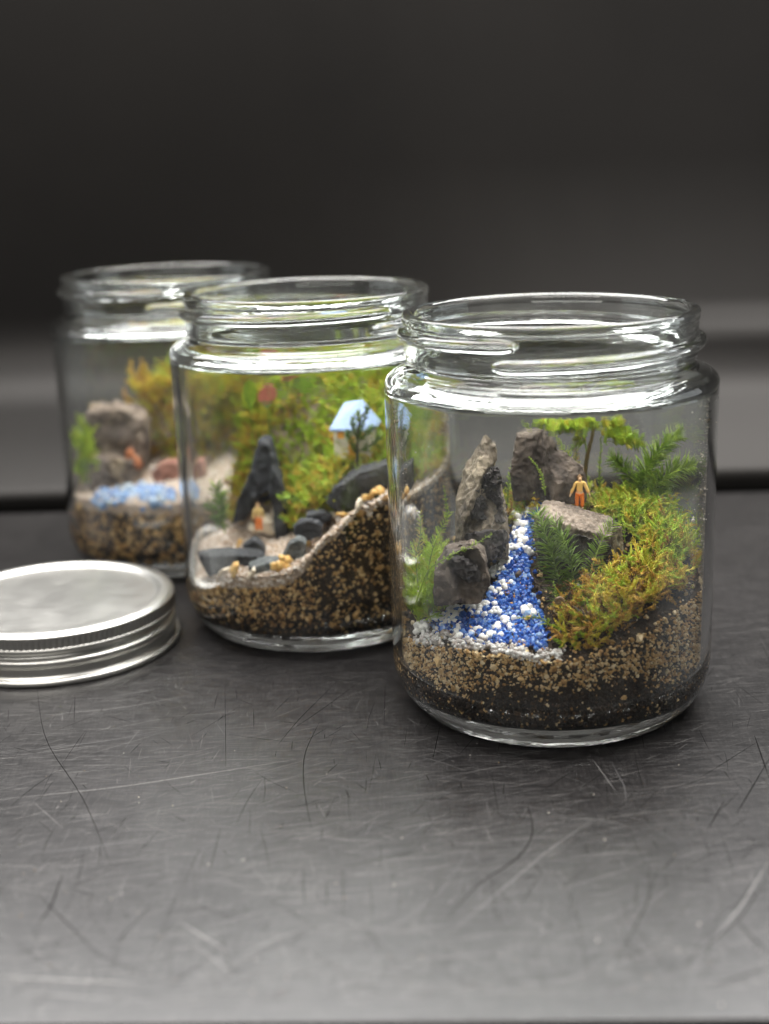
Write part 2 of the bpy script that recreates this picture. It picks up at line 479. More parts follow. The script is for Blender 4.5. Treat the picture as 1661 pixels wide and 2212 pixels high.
def build_scratches():
    p, wd = [], []
    for args in ((1500, .05, .16, .3, 3.0, .03, .003, .009), (700, .42, .18, .3, 3.2, .03, .003, .009), (600, 1.5, .22, .15, 1.3, .08, .003, .008),
                 (400, 2.5, .4, .2, 1.8, .1, .003, .008), (900, 0, 1.2, .05, .35, .1, .004, .012), (1300, .2, .3, .2, 1.6, .05, .003, .009, 21.5, 28.5)):
        a, b = scratch_paths(*args); p += a; wd += b
    for pts, ww in (([(0, 1727), (250, 1702), (520, 1660), (640, 1640)], .02), ([(20, 1846), (200, 1832), (330, 1808), (430, 1790)], .028),
                    ([(0, 1790), (220, 1770), (520, 1712), (760, 1640)], .016), ([(0, 1628), (240, 1600), (430, 1560)], .02),
                    ([(1450, 1622), (1661, 1619)], .014), ([(980, 2010), (1180, 1840), (1280, 1770)], .02), ([(660, 2090), (800, 2030), (880, 1985), (935, 1945)], .016),
                    ([(700, 2080), (830, 2010), (960, 1925), (1030, 1800)], .013), ([(870, 1810), (930, 1775), (980, 1770)], .022),
                    ([(420, 2045), (460, 2070), (510, 2115)], .018), ([(520, 2065), (600, 2025), (640, 2015)], .02), ([(380, 1990), (300, 2070)], .02),
                    ([(385, 1990), (500, 2060)], .018), ([(1320, 1645), (1350, 1700), (1353, 1740)], .02), ([(1100, 1760), (1340, 1775), (1380, 1800)], .015),
                    ([(1545, 2015), (1510, 2050), (1480, 2180)], .016), ([(0, 2110), (300, 2125)], .03), ([(60, 2145), (260, 2160)], .03), ([(1280, 1640), (1330, 1710)], .016),
                    ([(90, 1545), (260, 1530), (420, 1500)], .02), ([(240, 1505), (330, 1490)], .02), ([(560, 1940), (700, 1925), (890, 1912)], .012),
                    ([(1540, 2030), (1600, 1960), (1661, 1860)], .02)):
        p.append(px_path(pts)); wd.append(ww)
    V, F = strips(p, wd, .0035); npt = np.concatenate([np.full(2 * len(a), rng.uniform(0, 1) ** 2.2) for a in p])
    tag(obj('pale_scratches', V, F, MT['pale_scratch'], table, attr=npt), kind='stuff')
    p, wd = [], []
    for args in ((420, 1.52, .2, .3, 2.4, .06, .003, .011), (260, .75, .3, .4, 3.2, .04, .003, .011), (160, 2.4, .3, .4, 2.0, .08, .003, .010)):
        a, b = scratch_paths(*args); p += a; wd += b
    for pts, ww in (([(80, 1485), (88, 1560), (100, 1610), (180, 1720), (212, 1800), (240, 1870)], .04), ([(162, 1500), (160, 1560)], .03), ([(486, 1480), (488, 1660)], .02),
                    ([(730, 1470), (640, 1560), (600, 1610)], .03), ([(780, 1470), (700, 1530), (610, 1590)], .03), ([(690, 1560), (655, 1630), (655, 1700), (672, 1790)], .035),
                    ([(832, 1480), (830, 1560)], .03), ([(950, 1570), (935, 1640)], .035), ([(80, 1930), (150, 2000), (220, 2070)], .04), ([(135, 1890), (110, 1960), (80, 2000)], .06),
                    ([(1140, 1740), (1157, 1800), (1120, 1860), (1040, 1900), (960, 1990)], .05), ([(1630, 1590), (1661, 1680)], .07), ([(1661, 1640), (1590, 1760)], .05),
                    ([(1510, 1680), (1530, 1670), (1640, 1600)], .03), ([(1565, 1730), (1530, 1790)], .04), ([(1661, 1890), (1600, 1985), (1470, 2090)], .04),
                    ([(1420, 1880), (1395, 1960), (1330, 2080)], .04), ([(1430, 1880), (1460, 1850)], .03), ([(740, 1880), (742, 1985)], .03), ([(655, 1880), (658, 1960)], .03),
                    ([(705, 1900), (707, 1960)], .03), ([(1150, 1860), (1180, 1900)], .03), ([(1590, 1990), (1661, 2060)], .05), ([(1540, 2130), (1661, 2090)], .05),
                    ([(380, 1990), (320, 2050)], .03)):
        p.append(px_path(pts)); wd.append(ww)
    wd = [w_ * (.42 if w_ > .012 else 1) for w_ in wd]
    V, F = strips(p, wd, .0055); npt = np.concatenate([np.full(2 * len(a), rng.uniform(0, 1)) for a in p])
    tag(obj('dark_scratches', V, F, MT['dark_scratch'], table, attr=npt), kind='stuff')


build_scratches()
# pale crumbs lying on the board
cr = np.array([[*ground(rng.uniform(20, 1640), rng.uniform(1500, 2190)), .012] for _ in range(60)])
V, F, T = scatter(blob_protos(ICO1, 4, .2), cr, rng.uniform(.006, .014, len(cr)), tone=rng.uniform(0, 1, len(cr)))
tag(obj('crumbs', V, F, MT['dust'], loc=(0, 0, 0), attr=T), 'pale dust specks strewn over the scratched black board', 'dust', kind='stuff')

# ------------------------------------------------------------------ the jars
JARS = {}


def jar_meshes():
    outer = [(.001, .17), (1.2, .16), (2.35, .13), (2.62, .02, .12), (3.0, .004, .2), (3.16, .06, .12), (3.52, .42, .45), (3.70, .95, .5), (3.70, 2.0), (3.70, 3.2), (3.70, 4.4), (3.70, 5.6), (3.70, 6.7),
             (3.70, 7.66, .25), (3.42, 7.83, .14), (3.22, 7.89, .08), (3.13, 8.01, .07), (3.22, 8.09, .05)]
    outer = round_poly(outer + [(3.23, 8.12)], 7)
    neck = [(3.235, z) for z in np.arange(8.13, 8.88, .02)]
    rim = round_poly([(3.235, 8.88), (3.26, 8.92, .03), (3.26, 9.11, .09), (3.10, 9.13, .08), (2.98, 9.06, .1), (2.96, 8.8)], 7)
    inner = round_poly([(2.96, 8.8), (2.95, 8.1, .3), (3.0, 7.74, .22), (3.49, 7.50, .22), (3.49, 7.2), (3.49, 7.0), (3.49, 5.6), (3.49, 4.2), (3.49, 2.8), (3.49, 1.5), (3.47, 1.05, .45), (3.05, .60, .5), (2.4, .53), (1.2, .51), (.001, .50)], 7)
    P = np.array([p[:2] for p in outer + neck + rim + inner[1:]]); no, nn = len(outer), len(neck)
    seg = 240; t = np.linspace(0, 2 * np.pi, seg, endpoint=False)
    R = np.repeat(P[:, :1], seg, 1); Z = np.repeat(P[:, 1:], seg, 1); B = np.zeros_like(R)
    th0 = math.radians(242)
    for turn in (0, 1):
        ph = np.degrees(np.mod(t - th0, 2 * np.pi)) + 360 * turn
        zc = 8.30 + .42 * ph / 360; e = np.clip(np.minimum(ph, 369 - ph) / 6, 0, 1); e = np.sqrt(np.maximum(0, 1 - (1 - e) ** 2))
        hgt = .165 * np.power(np.maximum(0, 1 - ((Z - zc[None]) / (.135 * np.maximum(e[None], .05))) ** 2), .5) * np.power(e[None], .5)
        B = np.maximum(B, hgt)
    msk = np.zeros(len(P), bool); msk[no - 2:no + nn + 1] = True; B[~msk] = 0
    # slight hand-made waviness of moulded glass
    R = R + B + (np.sin(t * 3 + 1) * .004 + np.sin(t * 7) * .002)[None] * (P[:, :1] > .5)
    V = np.stack([R * np.cos(t), R * np.sin(t), Z], -1)
    du = np.roll(V, -1, 1) - np.roll(V, 1, 1); dv = np.gradient(V, axis=0)
    nm = np.cross(du, dv); nm /= np.linalg.norm(nm, axis=-1, keepdims=True) + 1e-12
    F = grid_faces(len(P), seg); rows = np.repeat(np.arange(len(P) - 1), seg)
    fz = V.reshape(-1, 3)[F].mean(1)[:, 2]; fb = B.reshape(-1)[F].max(1)
    nO, nR = no + nn, no + nn + len(rim)
    part = np.full(len(F), 0)
    isin = rows >= nR - 1
    part[(~isin) & (rows < no)] = np.where(fz[(~isin) & (rows < no)] < .96, 1, np.where(fz[(~isin) & (rows < no)] < 6.7, 0, np.where(fz[(~isin) & (rows < no)] < 7.98, 2, 3)))
    part[(~isin) & (rows >= no)] = 3; part[(~isin) & (rows >= nO - 1)] = 5
    part[(fb > .002) & (~isin)] = 4
    part[isin] = np.where(fz[isin] < 1.04, 1, np.where(fz[isin] < 7.0, 0, np.where(fz[isin] < 7.98, 2, 3)))
    V = V.reshape(-1, 3); nm = nm.reshape(-1, 3); out = {}
    for k, nme in enumerate(('wall', 'base', 'shoulder', 'neck', 'thread', 'rim')):
        f = F[part == k]; u, inv = np.unique(f, return_inverse=True)
        out[nme] = mesh(nme, V[u], inv.reshape(f.shape), MT['clear_glass' if nme == 'wall' else 'moulded_glass'], True, None, nm[u])
    return out


JM = jar_meshes()
for j, rz, lab in ((1, 0, 'sharp clear glass jar in front, holding a tall dark rock and a blue sand stream'),
                   (2, 60, 'clear glass jar between the other two, holding a mossy hill with a tiny house'),
                   (3, 25, 'blurred clear glass jar at the back, farthest behind the silver lid')):
    e = empty('glass_jar', jl(j), math.radians(rz)); tag(e, lab, 'jar', 'open glass terrarium jars')
    for nme, me in JM.items():
        o = bpy.data.objects.new(nme, me); COL.objects.link(o); o.parent = e
    JARS[j] = e

# ------------------------------------------------------------------ the lid
lid = tag(empty('jar_lid', (*LID, 0.0)), 'silver aluminium screw lid lying flat at the left edge of the board', 'lid')
V, F = lathe(round_poly([(.001, 1.245), (2.2, 1.245), (2.70, 1.245, .1), (2.80, 1.31, .1)], 5), 160); obj('top_panel', V, F, MT['alu'], lid)
V, F = lathe(round_poly([(2.80, 1.31), (2.88, 1.35, .06), (3.06, 1.345, .1), (3.19, 1.27, .1), (3.20, 1.235)], 7), 160); obj('rim', V, F, MT['alu'], lid)
nr = 142; seg = nr * 6; t = np.linspace(0, 2 * np.pi, seg, endpoint=False); pat = np.tile([0, 0, .0, .25, 1, .25], nr)
rows = [(1.235, 0), (1.215, .6), (1.19, 1), (.99, 1), (.955, .5), (.94, 0)]
V = np.concatenate([np.stack([(3.195 - .035 * (f > 0) + .05 * f * pat) * np.cos(t), (3.195 - .035 * (f > 0) + .05 * f * pat) * np.sin(t), np.full(seg, z)], -1) for z, f in rows])
obj('knurled_band', V, grid_faces(len(rows), seg)[:, ::-1], MT['alu'], lid)
V, F = lathe(round_poly([(3.195, .94), (3.205, .92, .02), (3.19, .83, .05), (3.05, .76, .07), (3.07, .70, .05), (3.22, .62, .1), (3.19, .48, .1), (3.10, .44, .05), (3.11, .22, .05), (3.16, .16)], 6), 160); obj('skirt', V, F[:, ::-1], MT['alu'], lid)
a = np.linspace(0, 2 * np.pi, 17); V, F = lathe([(3.225 + .085 * math.cos(q), .09 + .085 * math.sin(q)) for q in a], 160); obj('curled_edge', V, F, MT['alu'], lid)

# ------------------------------------------------------------------ builders for what stands in the jars
RI = 3.455                                   # just inside the glass


def fit_terrain(ctrl):
    return Terrain([c for c in ctrl])


def soil_body(name, T, top_off, mat, j, z0=.60, r=3.43, zfun=None):
    """Solid fill of the jar from z0 (or another terrain) up to the terrain."""
    nr_, nt = 26, 120; t = np.linspace(0, 2 * np.pi, nt, endpoint=False); V = []
    rr = np.linspace(.02, 1, nr_) * r
    for q in rr:
        x, y = q * np.cos(t), q * np.sin(t); V.append(np.stack([x, y, T(x, y) + top_off + rng.normal(0, .012, nt)], -1))
    x, y = r * np.cos(t), r * np.sin(t); top = V[-1][:, 2]
    lo = np.full(nt, z0) if zfun is None else np.minimum(zfun(x, y) - .02, top - .02)
    for s in np.linspace(.1, 1, 8):
        z = top + (lo - top) * s; q = r if zfun is not None else np.where(z < 1.1, r - .5 * (1 - np.clip((z - z0) / .5, 0, 1)) ** 2, r)
        V.append(np.stack([q * np.cos(t), q * np.sin(t), z], -1))
    for q in np.linspace(.93, .02, 14 if zfun is not None else 1) * r:
        x, y = q * np.cos(t), q * np.sin(t); V.append(np.stack([x, y, (zfun(x, y) - .02) if zfun is not None else lo], -1))
    V = np.concatenate(V)
    return V, grid_faces(len(V) // nt, nt)


def wall_grains(j, T, n, zlo, size, tone_fn, r=RI):
    """Grains pressed against the inside of the glass."""
    th = rng.uniform(0, 2 * np.pi, n); x, y = r * np.cos(th), r * np.sin(th); zt = T(x, y)
    z = zlo + (zt - zlo) * rng.uniform(0, 1, n)
    rad = np.where(z < 1.08, r - .55 * (1 - np.clip((z - .56) / .52, 0, 1)) ** 2, r)
    s = size * np.exp(rng.normal(0, .42, n))
    rad = rad - s * .55
    return np.stack([rad * np.cos(th), rad * np.sin(th), z], -1), s, tone_fn(z, zt, th)


def top_grains(T, poly, n, size, lift=.2):
    P = sample_poly(poly, n, RI - .05); s = size * np.exp(rng.normal(0, .3, n))
    return np.concatenate([P, (T(P[:, 0], P[:, 1]) + s * lift)[:, None]], 1), s


DISC = [(3.4 * math.cos(a), 3.4 * math.sin(a)) for a in np.linspace(0, 2 * np.pi, 40, endpoint=False)]


def rock_mesh(hulls, voxel=.05, amp=.05, freq=2.2, fine=.03, facets=8, chip=.12, dents=(), seed=0):
    bm = bmesh.new()
    for H in hulls:
        vs = [bm.verts.new(np.asarray(p, float)) for p in H]
        r = bmesh.ops.convex_hull(bm, input=vs)
        bmesh.ops.delete(bm, geom=list({g for g in r['geom_interior'] if isinstance(g, bmesh.types.BMVert)}), context='VERTS')
    bmesh.ops.recalc_face_normals(bm, faces=list(bm.faces))
    me = bpy.data.meshes.new('tmp'); bm.to_mesh(me); bm.free()
    o = bpy.data.objects.new('tmp', me); COL.objects.link(o)
    md = o.modifiers.new('r', 'REMESH'); md.mode = 'VOXEL'; md.voxel_size = voxel
    ev = o.evaluated_get(bpy.context.evaluated_depsgraph_get()); m2 = bpy.data.meshes.new_from_object(ev)
    n = len(m2.vertices); V = np.zeros(n * 3, np.float32); m2.vertices.foreach_get('co', V); V = V.reshape(-1, 3).astype(float)
    Nn = np.zeros(n * 3, np.float32); m2.vertices.foreach_get('normal', Nn); Nn = Nn.reshape(-1, 3).astype(float)
    F = np.array([list(p.vertices) for p in m2.polygons if len(p.vertices) == 4])
    bpy.data.objects.remove(o); bpy.data.meshes.remove(me); bpy.data.meshes.remove(m2)
    rg = np.random.default_rng(seed + 77); c = V.mean(0); off = rg.uniform(-50, 50, 3)
    d1 = np.array([mnoise.fractal(Vector(v * freq + off), .9, 2.1, 3) for v in V])
    d2 = np.array([mnoise.ridged_multi_fractal(Vector(v * freq * 2.6 + off), .9, 2.1, 4, 1.0, 2.0) for v in V]) - 1.2
    d3 = np.array([mnoise.cell(Vector((v * np.array([1, 1, .55])) * freq * 1.7 + off + 3 * np.array([0, 0, d]))) for v, d in zip(V, d1 * .1)])
    for _ in range(facets):
        u = rg.normal(size=3); u /= np.linalg.norm(u); s_ = (V - c) @ u; h = s_.max() - chip * rg.uniform(.2, 1)
        V -= np.maximum(0, s_ - h)[:, None] * u * .92
    V += Nn * (amp * d1 + fine * d2 + .25 * amp * (d3 - .5))[:, None]
    for (cx, cy_, cz, rad, dep) in dents:
        ds = np.linalg.norm((V - np.array([cx, cy_, cz])) * np.array([1, .6, .8]), axis=1); k = np.clip(1 - ds / rad, 0, 1)
        V += np.array([.05, 1, .05]) * (dep * np.power(k, .6) * (1 + .5 * d1))[:, None] * (Nn[:, 1] < .3)[:, None]
    return V, F


def rock(name, hulls, mat, j, label, cat='stone', group=None, parts=(), sharp=32, **kw):
    V, F = rock_mesh(hulls, **kw)
    base = np.array([V[:, 0].mean(), V[:, 1].mean(), V[:, 2].min()])
    ob = obj(name, V - base, F, mat, loc=jl(j, base), smooth=True)
    ob.data.set_sharp_from_angle(angle=math.radians(sharp))
    for (nm, hl, mt, k2) in parts:
        V, F = rock_mesh(hl, **k2); c = obj(nm, V - base, F, mt, ob, smooth=True); c.data.set_sharp_from_angle(angle=math.radians(sharp))
    return tag(ob, label, cat, group)


def H2(j, pts, dyf, dyb, shrink=.85, zoff=0):
    """Two staggered outlines (front and back faces of a stone) from one measured outline."""
    c = np.mean(pts, axis=0); out = []
    for p in pts:
        a = at(p[0], p[1], j, dyf); b = at(c[0] + (p[0] - c[0]) * shrink, c[1] + (p[1] - c[1]) * shrink, j, (dyf + dyb) / 2)
        b2 = np.array([a[0], dyb, a[2]])
        m = at(c[0], c[1], j, (dyf + dyb) / 2)
        b2 = m + (b2 - m) * np.array([shrink, 1, shrink]); b2[1] = dyb
        f2 = m + (a - m) * np.array([.93, 1, .93]); f2[1] = dyf
        mid = np.array([a[0], (dyf + dyb) / 2, a[2]])
        out += [f2, mid, b2]
    return out


# --- moss: strands with many small side shoots
def strand(L=.75, nb=26, side=.17, wdt=.022, curve=.5, planar=.6, taper=1.0):
    V, F, T = [], [], []
    k = 8; s = np.linspace(0, 1, k); ang = curve * s ** 1.5
    ax = np.stack([np.cumsum(np.sin(ang)) * L / k, np.zeros(k), np.cumsum(np.cos(ang)) * L / k], -1); ax -= ax[0]
    ax[:, 1] += .06 * L * np.sin(s * 5 + rng.uniform(0, 6))
    for i in range(k):
        for q in range(3):
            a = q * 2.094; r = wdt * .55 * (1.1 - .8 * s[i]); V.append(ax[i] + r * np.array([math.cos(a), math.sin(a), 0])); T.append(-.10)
    for i in range(k - 1):
        for q in range(3):
            a, b = i * 3 + q, i * 3 + (q + 1) % 3; F.append((a, b, b + 3)); F.append((a, b + 3, a + 3))
    for i in range(nb):
        u = (i + rng.uniform(0, .8)) / nb * .96 + .03; p = np.array([np.interp(u, s, ax[:, c]) for c in range(3)])
        tg = np.array([np.interp(min(1, u + .1), s, ax[:, c]) for c in range(3)]) - p; tg /= np.linalg.norm(tg) + 1e-9
        sd = (1 if i % 2 else -1); az = sd * np.pi / 2 * 1.0 + rng.normal(0, planar); o1 = np.array([math.cos(az), math.sin(az), 0])
        dr = tg * rng.uniform(.55, 1.0) + o1 * rng.uniform(.6, 1.0); dr /= np.linalg.norm(dr)
        ln = side * (1.05 - .75 * u ** 1.4 * taper) * rng.uniform(.6, 1.25); b0 = len(V)
        e1 = np.cross(dr, [.3, .5, .8]); e1 /= np.linalg.norm(e1); e2 = np.cross(dr, e1)
        w0 = wdt * rng.uniform(.7, 1.2); md = p + dr * ln * .5 + np.array([0, 0, -.04 * ln]); tip = p + dr * ln + tg * ln * .25
        for q in range(3):
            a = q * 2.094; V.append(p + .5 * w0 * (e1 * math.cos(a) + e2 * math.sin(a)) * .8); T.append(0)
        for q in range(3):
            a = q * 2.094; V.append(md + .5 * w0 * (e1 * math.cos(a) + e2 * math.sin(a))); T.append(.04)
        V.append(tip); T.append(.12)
        for q in range(3):
            a, b = b0 + q, b0 + (q + 1) % 3; F += [(a, b, b + 3), (a, b + 3, a + 3), (a + 3, b + 3, b0 + 6)]
    return np.array(V), np.array(F), np.array(T)


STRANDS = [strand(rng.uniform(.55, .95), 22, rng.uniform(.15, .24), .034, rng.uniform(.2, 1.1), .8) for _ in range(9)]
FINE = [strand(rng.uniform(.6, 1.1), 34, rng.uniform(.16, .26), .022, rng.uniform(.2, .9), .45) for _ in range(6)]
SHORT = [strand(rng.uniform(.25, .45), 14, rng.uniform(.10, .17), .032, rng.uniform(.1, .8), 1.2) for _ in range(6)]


def frames(dirs):
    z = dirs / np.linalg.norm(dirs, axis=1, keepdims=True); h = rng.normal(size=z.shape); x = np.cross(h, z); x /= np.linalg.norm(x, axis=1, keepdims=True); y = np.cross(z, x)
    return np.stack([x, y, z], -1)


def moss(j, T, poly, n, label, tone_mu, tone_sd, protos=None, up=.7, lift=.35, size=1.0, lean=(0, -.3, 0), tone_fn=None, extra=None):
    P = sample_poly(poly, n, RI - .22)
    pos = np.concatenate([P, (T(P[:, 0], P[:, 1]) + rng.uniform(-.05, lift, n))[:, None]], 1)
    if extra is not None: pos = extra(pos)
    d = rng.normal(size=(n, 3)); d[:, 2] = np.abs(d[:, 2]) * .5 + up; d += np.array(lean)
    tone = np.clip(rng.normal(tone_mu, tone_sd, n), 0, 1) if tone_fn is None else tone_fn(pos)
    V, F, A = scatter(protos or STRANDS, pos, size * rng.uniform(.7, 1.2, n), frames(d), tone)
    r = np.hypot(V[:, 0], V[:, 1]); k = np.minimum(1, (RI - .02) / np.maximum(r, 1e-6)); V[:, :2] *= k[:, None]
    return tag(obj('moss', V, F, MT['moss_strand'], loc=jl(j), attr=np.clip(A, 0, 1)), label, 'moss', kind='stuff')


def stem_tube(path, r0, r1, k=5):
    P = np.asarray(path, float); n = len(P); V = []
    for i in range(n):
        d = P[min(n - 1, i + 1)] - P[max(0, i - 1)]; d /= np.linalg.norm(d) + 1e-9
        e1 = np.cross(d, [.21, .93, .3]); e1 /= np.linalg.norm(e1); e2 = np.cross(d, e1); r = r0 + (r1 - r0) * i / (n - 1)
        V += [P[i] + r * (e1 * math.cos(q) + e2 * math.sin(q)) for q in np.linspace(0, 2 * np.pi, k, endpoint=False)]
    return np.array(V), grid_faces(n, k)


def spline(pts, n=14):
    P = np.array(pts, float); s = np.r_[0, np.cumsum(np.linalg.norm(np.diff(P, axis=0), axis=1))]; q = np.linspace(0, s[-1], n)
    Q = np.stack([np.interp(q, s, P[:, c]) for c in range(3)], -1)
    for _ in range(3): Q[1:-1] = (Q[:-2] + 2 * Q[1:-1] + Q[2:]) / 4
    return Q


def needle(seg=3, w=.02, bend=.35):
    """Slender pointed leaf of unit length along +z."""
    V, F = [], []
    for i in range(seg):
        u = i / seg; r = w * (.55 + .9 * u * (1 - u) * 2) if i else w * .5; x = bend * u * u
        V += [(x + r * math.cos(q), r * math.sin(q), u) for q in (0, 2.09, 4.19)]
    V.append((bend, 0, 1)); 
    for i in range(seg - 1):
        for q in range(3): a, b = i * 3 + q, i * 3 + (q + 1) % 3; F += [(a, b, b + 3), (a, b + 3, a + 3)]
    i = seg - 1
    for q in range(3): F.append((i * 3 + q, i * 3 + (q + 1) % 3, len(V) - 1))
    return np.array(V), np.array(F)


def plume(name, j, path, n, length, width, label, tone=(.5, .15), open_ang=.75, start=.1, taper=.5, bend=.3, stem_r=.022, cat='plant', group=None, planar=0.0, stem_mat='stem_green', leaf='needles'):
    """A stem set all round with narrow leaves."""
    P = spline(path, 18); base = P[0]; o = tag(empty(name, jl(j, base)), label, cat, group)
    V, F = stem_tube(P - base, stem_r, stem_r * .4); obj('stem', V, F, MT[stem_mat], o)
    u = start + (1 - start) * np.sort(rng.uniform(0, 1, n)); s = np.linspace(0, 1, len(P))
    pos = np.stack([np.interp(u, s, P[:, c]) for c in range(3)], -1)
    tg = np.stack([np.interp(np.minimum(1, u + .06), s, P[:, c]) - np.interp(np.maximum(0, u - .06), s, P[:, c]) for c in range(3)], -1); tg /= np.linalg.norm(tg, axis=1, keepdims=True)
    rd = rng.normal(size=(n, 3))
    if planar:
        e = np.cross(tg, [0, 1, 0]); e /= np.linalg.norm(e, axis=1, keepdims=True); sg = np.where(np.arange(n) % 2, 1, -1)[:, None]; rd = rd * (1 - planar) + e * sg * (1 + planar)
    rd -= (rd * tg).sum(1, keepdims=True) * tg; rd /= np.linalg.norm(rd, axis=1, keepdims=True)
    op = open_ang * (1.15 - .55 * u)[:, None]; d = tg * np.cos(op) + rd * np.sin(op)
    z = d / np.linalg.norm(d, axis=1, keepdims=True); x = rd - (rd * z).sum(1, keepdims=True) * z; x /= np.linalg.norm(x, axis=1, keepdims=True); y = np.cross(z, x)
    R = np.stack([x, y, z], -1); ln = length * (1 - taper * (np.abs(u - .45) / .55) ** 1.5) * rng.uniform(.75, 1.15, n)
    V, F, A = scatter([needle(3, width / length, bend), needle(3, width / length, bend * .4)], pos - base, ln, R, np.clip(rng.normal(tone[0], tone[1], n) + .25 * (u - .5), 0, 1))
    lf = obj(leaf, V, F, MT['needle_green'], o, attr=A); tag(lf, kind='stuff')
    return o


def feather(name, j, path, label, pairs=14, side=.22, tone=.75, cat='plant', group=None, r=.018, sub=8, leafw=.018, start=.15):
    """A flat fern-like frond: stem and two rows of small pinnate side fronds."""
    P = spline(path, 16); base = P[0]; o = tag(empty(name, jl(j, base)), label, cat, group)
    V, F = stem_tube(P - base, r, r * .5); obj('stem', V, F, MT['stem_green'], o)
    pr = [strand(side, sub, side * .42, leafw, .25, .3) for _ in range(4)]
    n = pairs * 2; u = np.repeat(np.linspace(start, .99, pairs), 2) + rng.uniform(-.02, .02, n); u = np.clip(u, 0, 1); s = np.linspace(0, 1, len(P))
    pos = np.stack([np.interp(u, s, P[:, c]) for c in range(3)], -1)
    tg = np.stack([np.interp(np.minimum(1, u + .06), s, P[:, c]) - np.interp(np.maximum(0, u - .06), s, P[:, c]) for c in range(3)], -1); tg /= np.linalg.norm(tg, axis=1, keepdims=True)
    e = np.cross(tg, [.05, 1, .1]); e /= np.linalg.norm(e, axis=1, keepdims=True); sg = np.where(np.arange(n) % 2, 1, -1)[:, None]
    d = tg * .75 + e * sg * .8 + rng.normal(0, .16, (n, 3)); sc = (1.1 - .7 * u) * rng.uniform(.7, 1.2, n)
    V, F, A = scatter(pr, pos - base, sc, frames(d), np.clip(rng.normal(tone, .07, n), 0, 1))
    tag(obj('leaflets', V, F, MT['moss_strand'], o, attr=np.clip(A, 0, 1)), kind='stuff')
    return o


# --- pebbles
def blob_cluster(k, base=ICO2):
    Vs, Fs = [], []; off = 0
    for i in range(k):
        V, F = base; V = V * rng.uniform(.7, 1.1, 3) * (1 + rng.normal(size=(len(V), 1)) * .085) * (1 if i == 0 else rng.uniform(.6, .95))
        c = np.zeros(3) if i == 0 else (lambda a: np.array([math.cos(a), math.sin(a), rng.uniform(-.2, .3)]) * rng.uniform(.8, 1.2))(rng.uniform(0, 6.28))
        Vs.append(V + c); Fs.append(F + off); off += len(V)
    return np.concatenate(Vs), np.concatenate(Fs)


def pebbles(j, pts, mat, name, label, cat, group, size, protos, sink=.2):
    mes = [mesh(name, V * 1.0, F, mat, True) for V, F in protos]
    for p, s in zip(pts, np.broadcast_to(size, len(pts))):
        o = bpy.data.objects.new(name, mes[rng.integers(len(mes))]); COL.objects.link(o)
        o.location = [c * U for c in jl(j, (p[0], p[1], p[2] + s * (1 - sink)))]; o.rotation_euler = tuple(rng.uniform(0, 6.28, 3)); sc = s * rng.uniform(.85, 1.15)
        o.scale = (sc, sc * rng.uniform(.8, 1.1), sc * rng.uniform(.75, 1))
        tag(o, label, cat, group)


def along(pts, n, jx, jy):
    P = np.array(pts, float); s = np.r_[0, np.cumsum(np.linalg.norm(np.diff(P, axis=0), axis=1))]; q = rng.uniform(0, s[-1], n)
    return np.stack([np.interp(q, s, P[:, 0]) + rng.normal(0, jx, n), np.interp(q, s, P[:, 1]) + rng.normal(0, jy, n)], -1)


def drop(j, T, pix):
    return np.array([h for h in (hit(a, b, j, T) for a, b in pix) if h is not None])


def px_poly(j, T, pix):
    return [tuple(h[:2]) for h in drop(j, T, pix)]


# --- miniature people: one skinned body, clothes as children
def skin_mesh(V, E, R, sub=2):
    me = bpy.data.meshes.new('tmp'); me.from_pydata([tuple(v) for v in V], E, [])
    o = bpy.data.objects.new('tmp', me); COL.objects.link(o); sk = o.modifiers.new('s', 'SKIN'); sk.use_smooth_shade = True
    for i, r in enumerate(R): me.skin_vertices[0].data[i].radius = (r, r) if np.isscalar(r) else r
    me.skin_vertices[0].data[0].use_root = True
    sb = o.modifiers.new('b', 'SUBSURF'); sb.levels = sb.render_levels = sub
    ev = o.evaluated_get(bpy.context.evaluated_depsgraph_get()); m2 = bpy.data.meshes.new_from_object(ev)
    W = np.array([v.co[:] for v in m2.vertices]); F = []
    for p in m2.polygons:
        v = list(p.vertices)
        if len(v) == 4: F.append(v)
        else: F += [[v[0], v[i], v[i + 1], v[i + 1]] for i in range(1, len(v) - 1)]
    bpy.data.objects.remove(o); bpy.data.meshes.remove(me); bpy.data.meshes.remove(m2)
    tri = [f for q in F for f in ([q[:3], [q[0], q[2], q[3]]] if q[2] != q[3] else [q[:3]])]
    return W, np.array(tri)


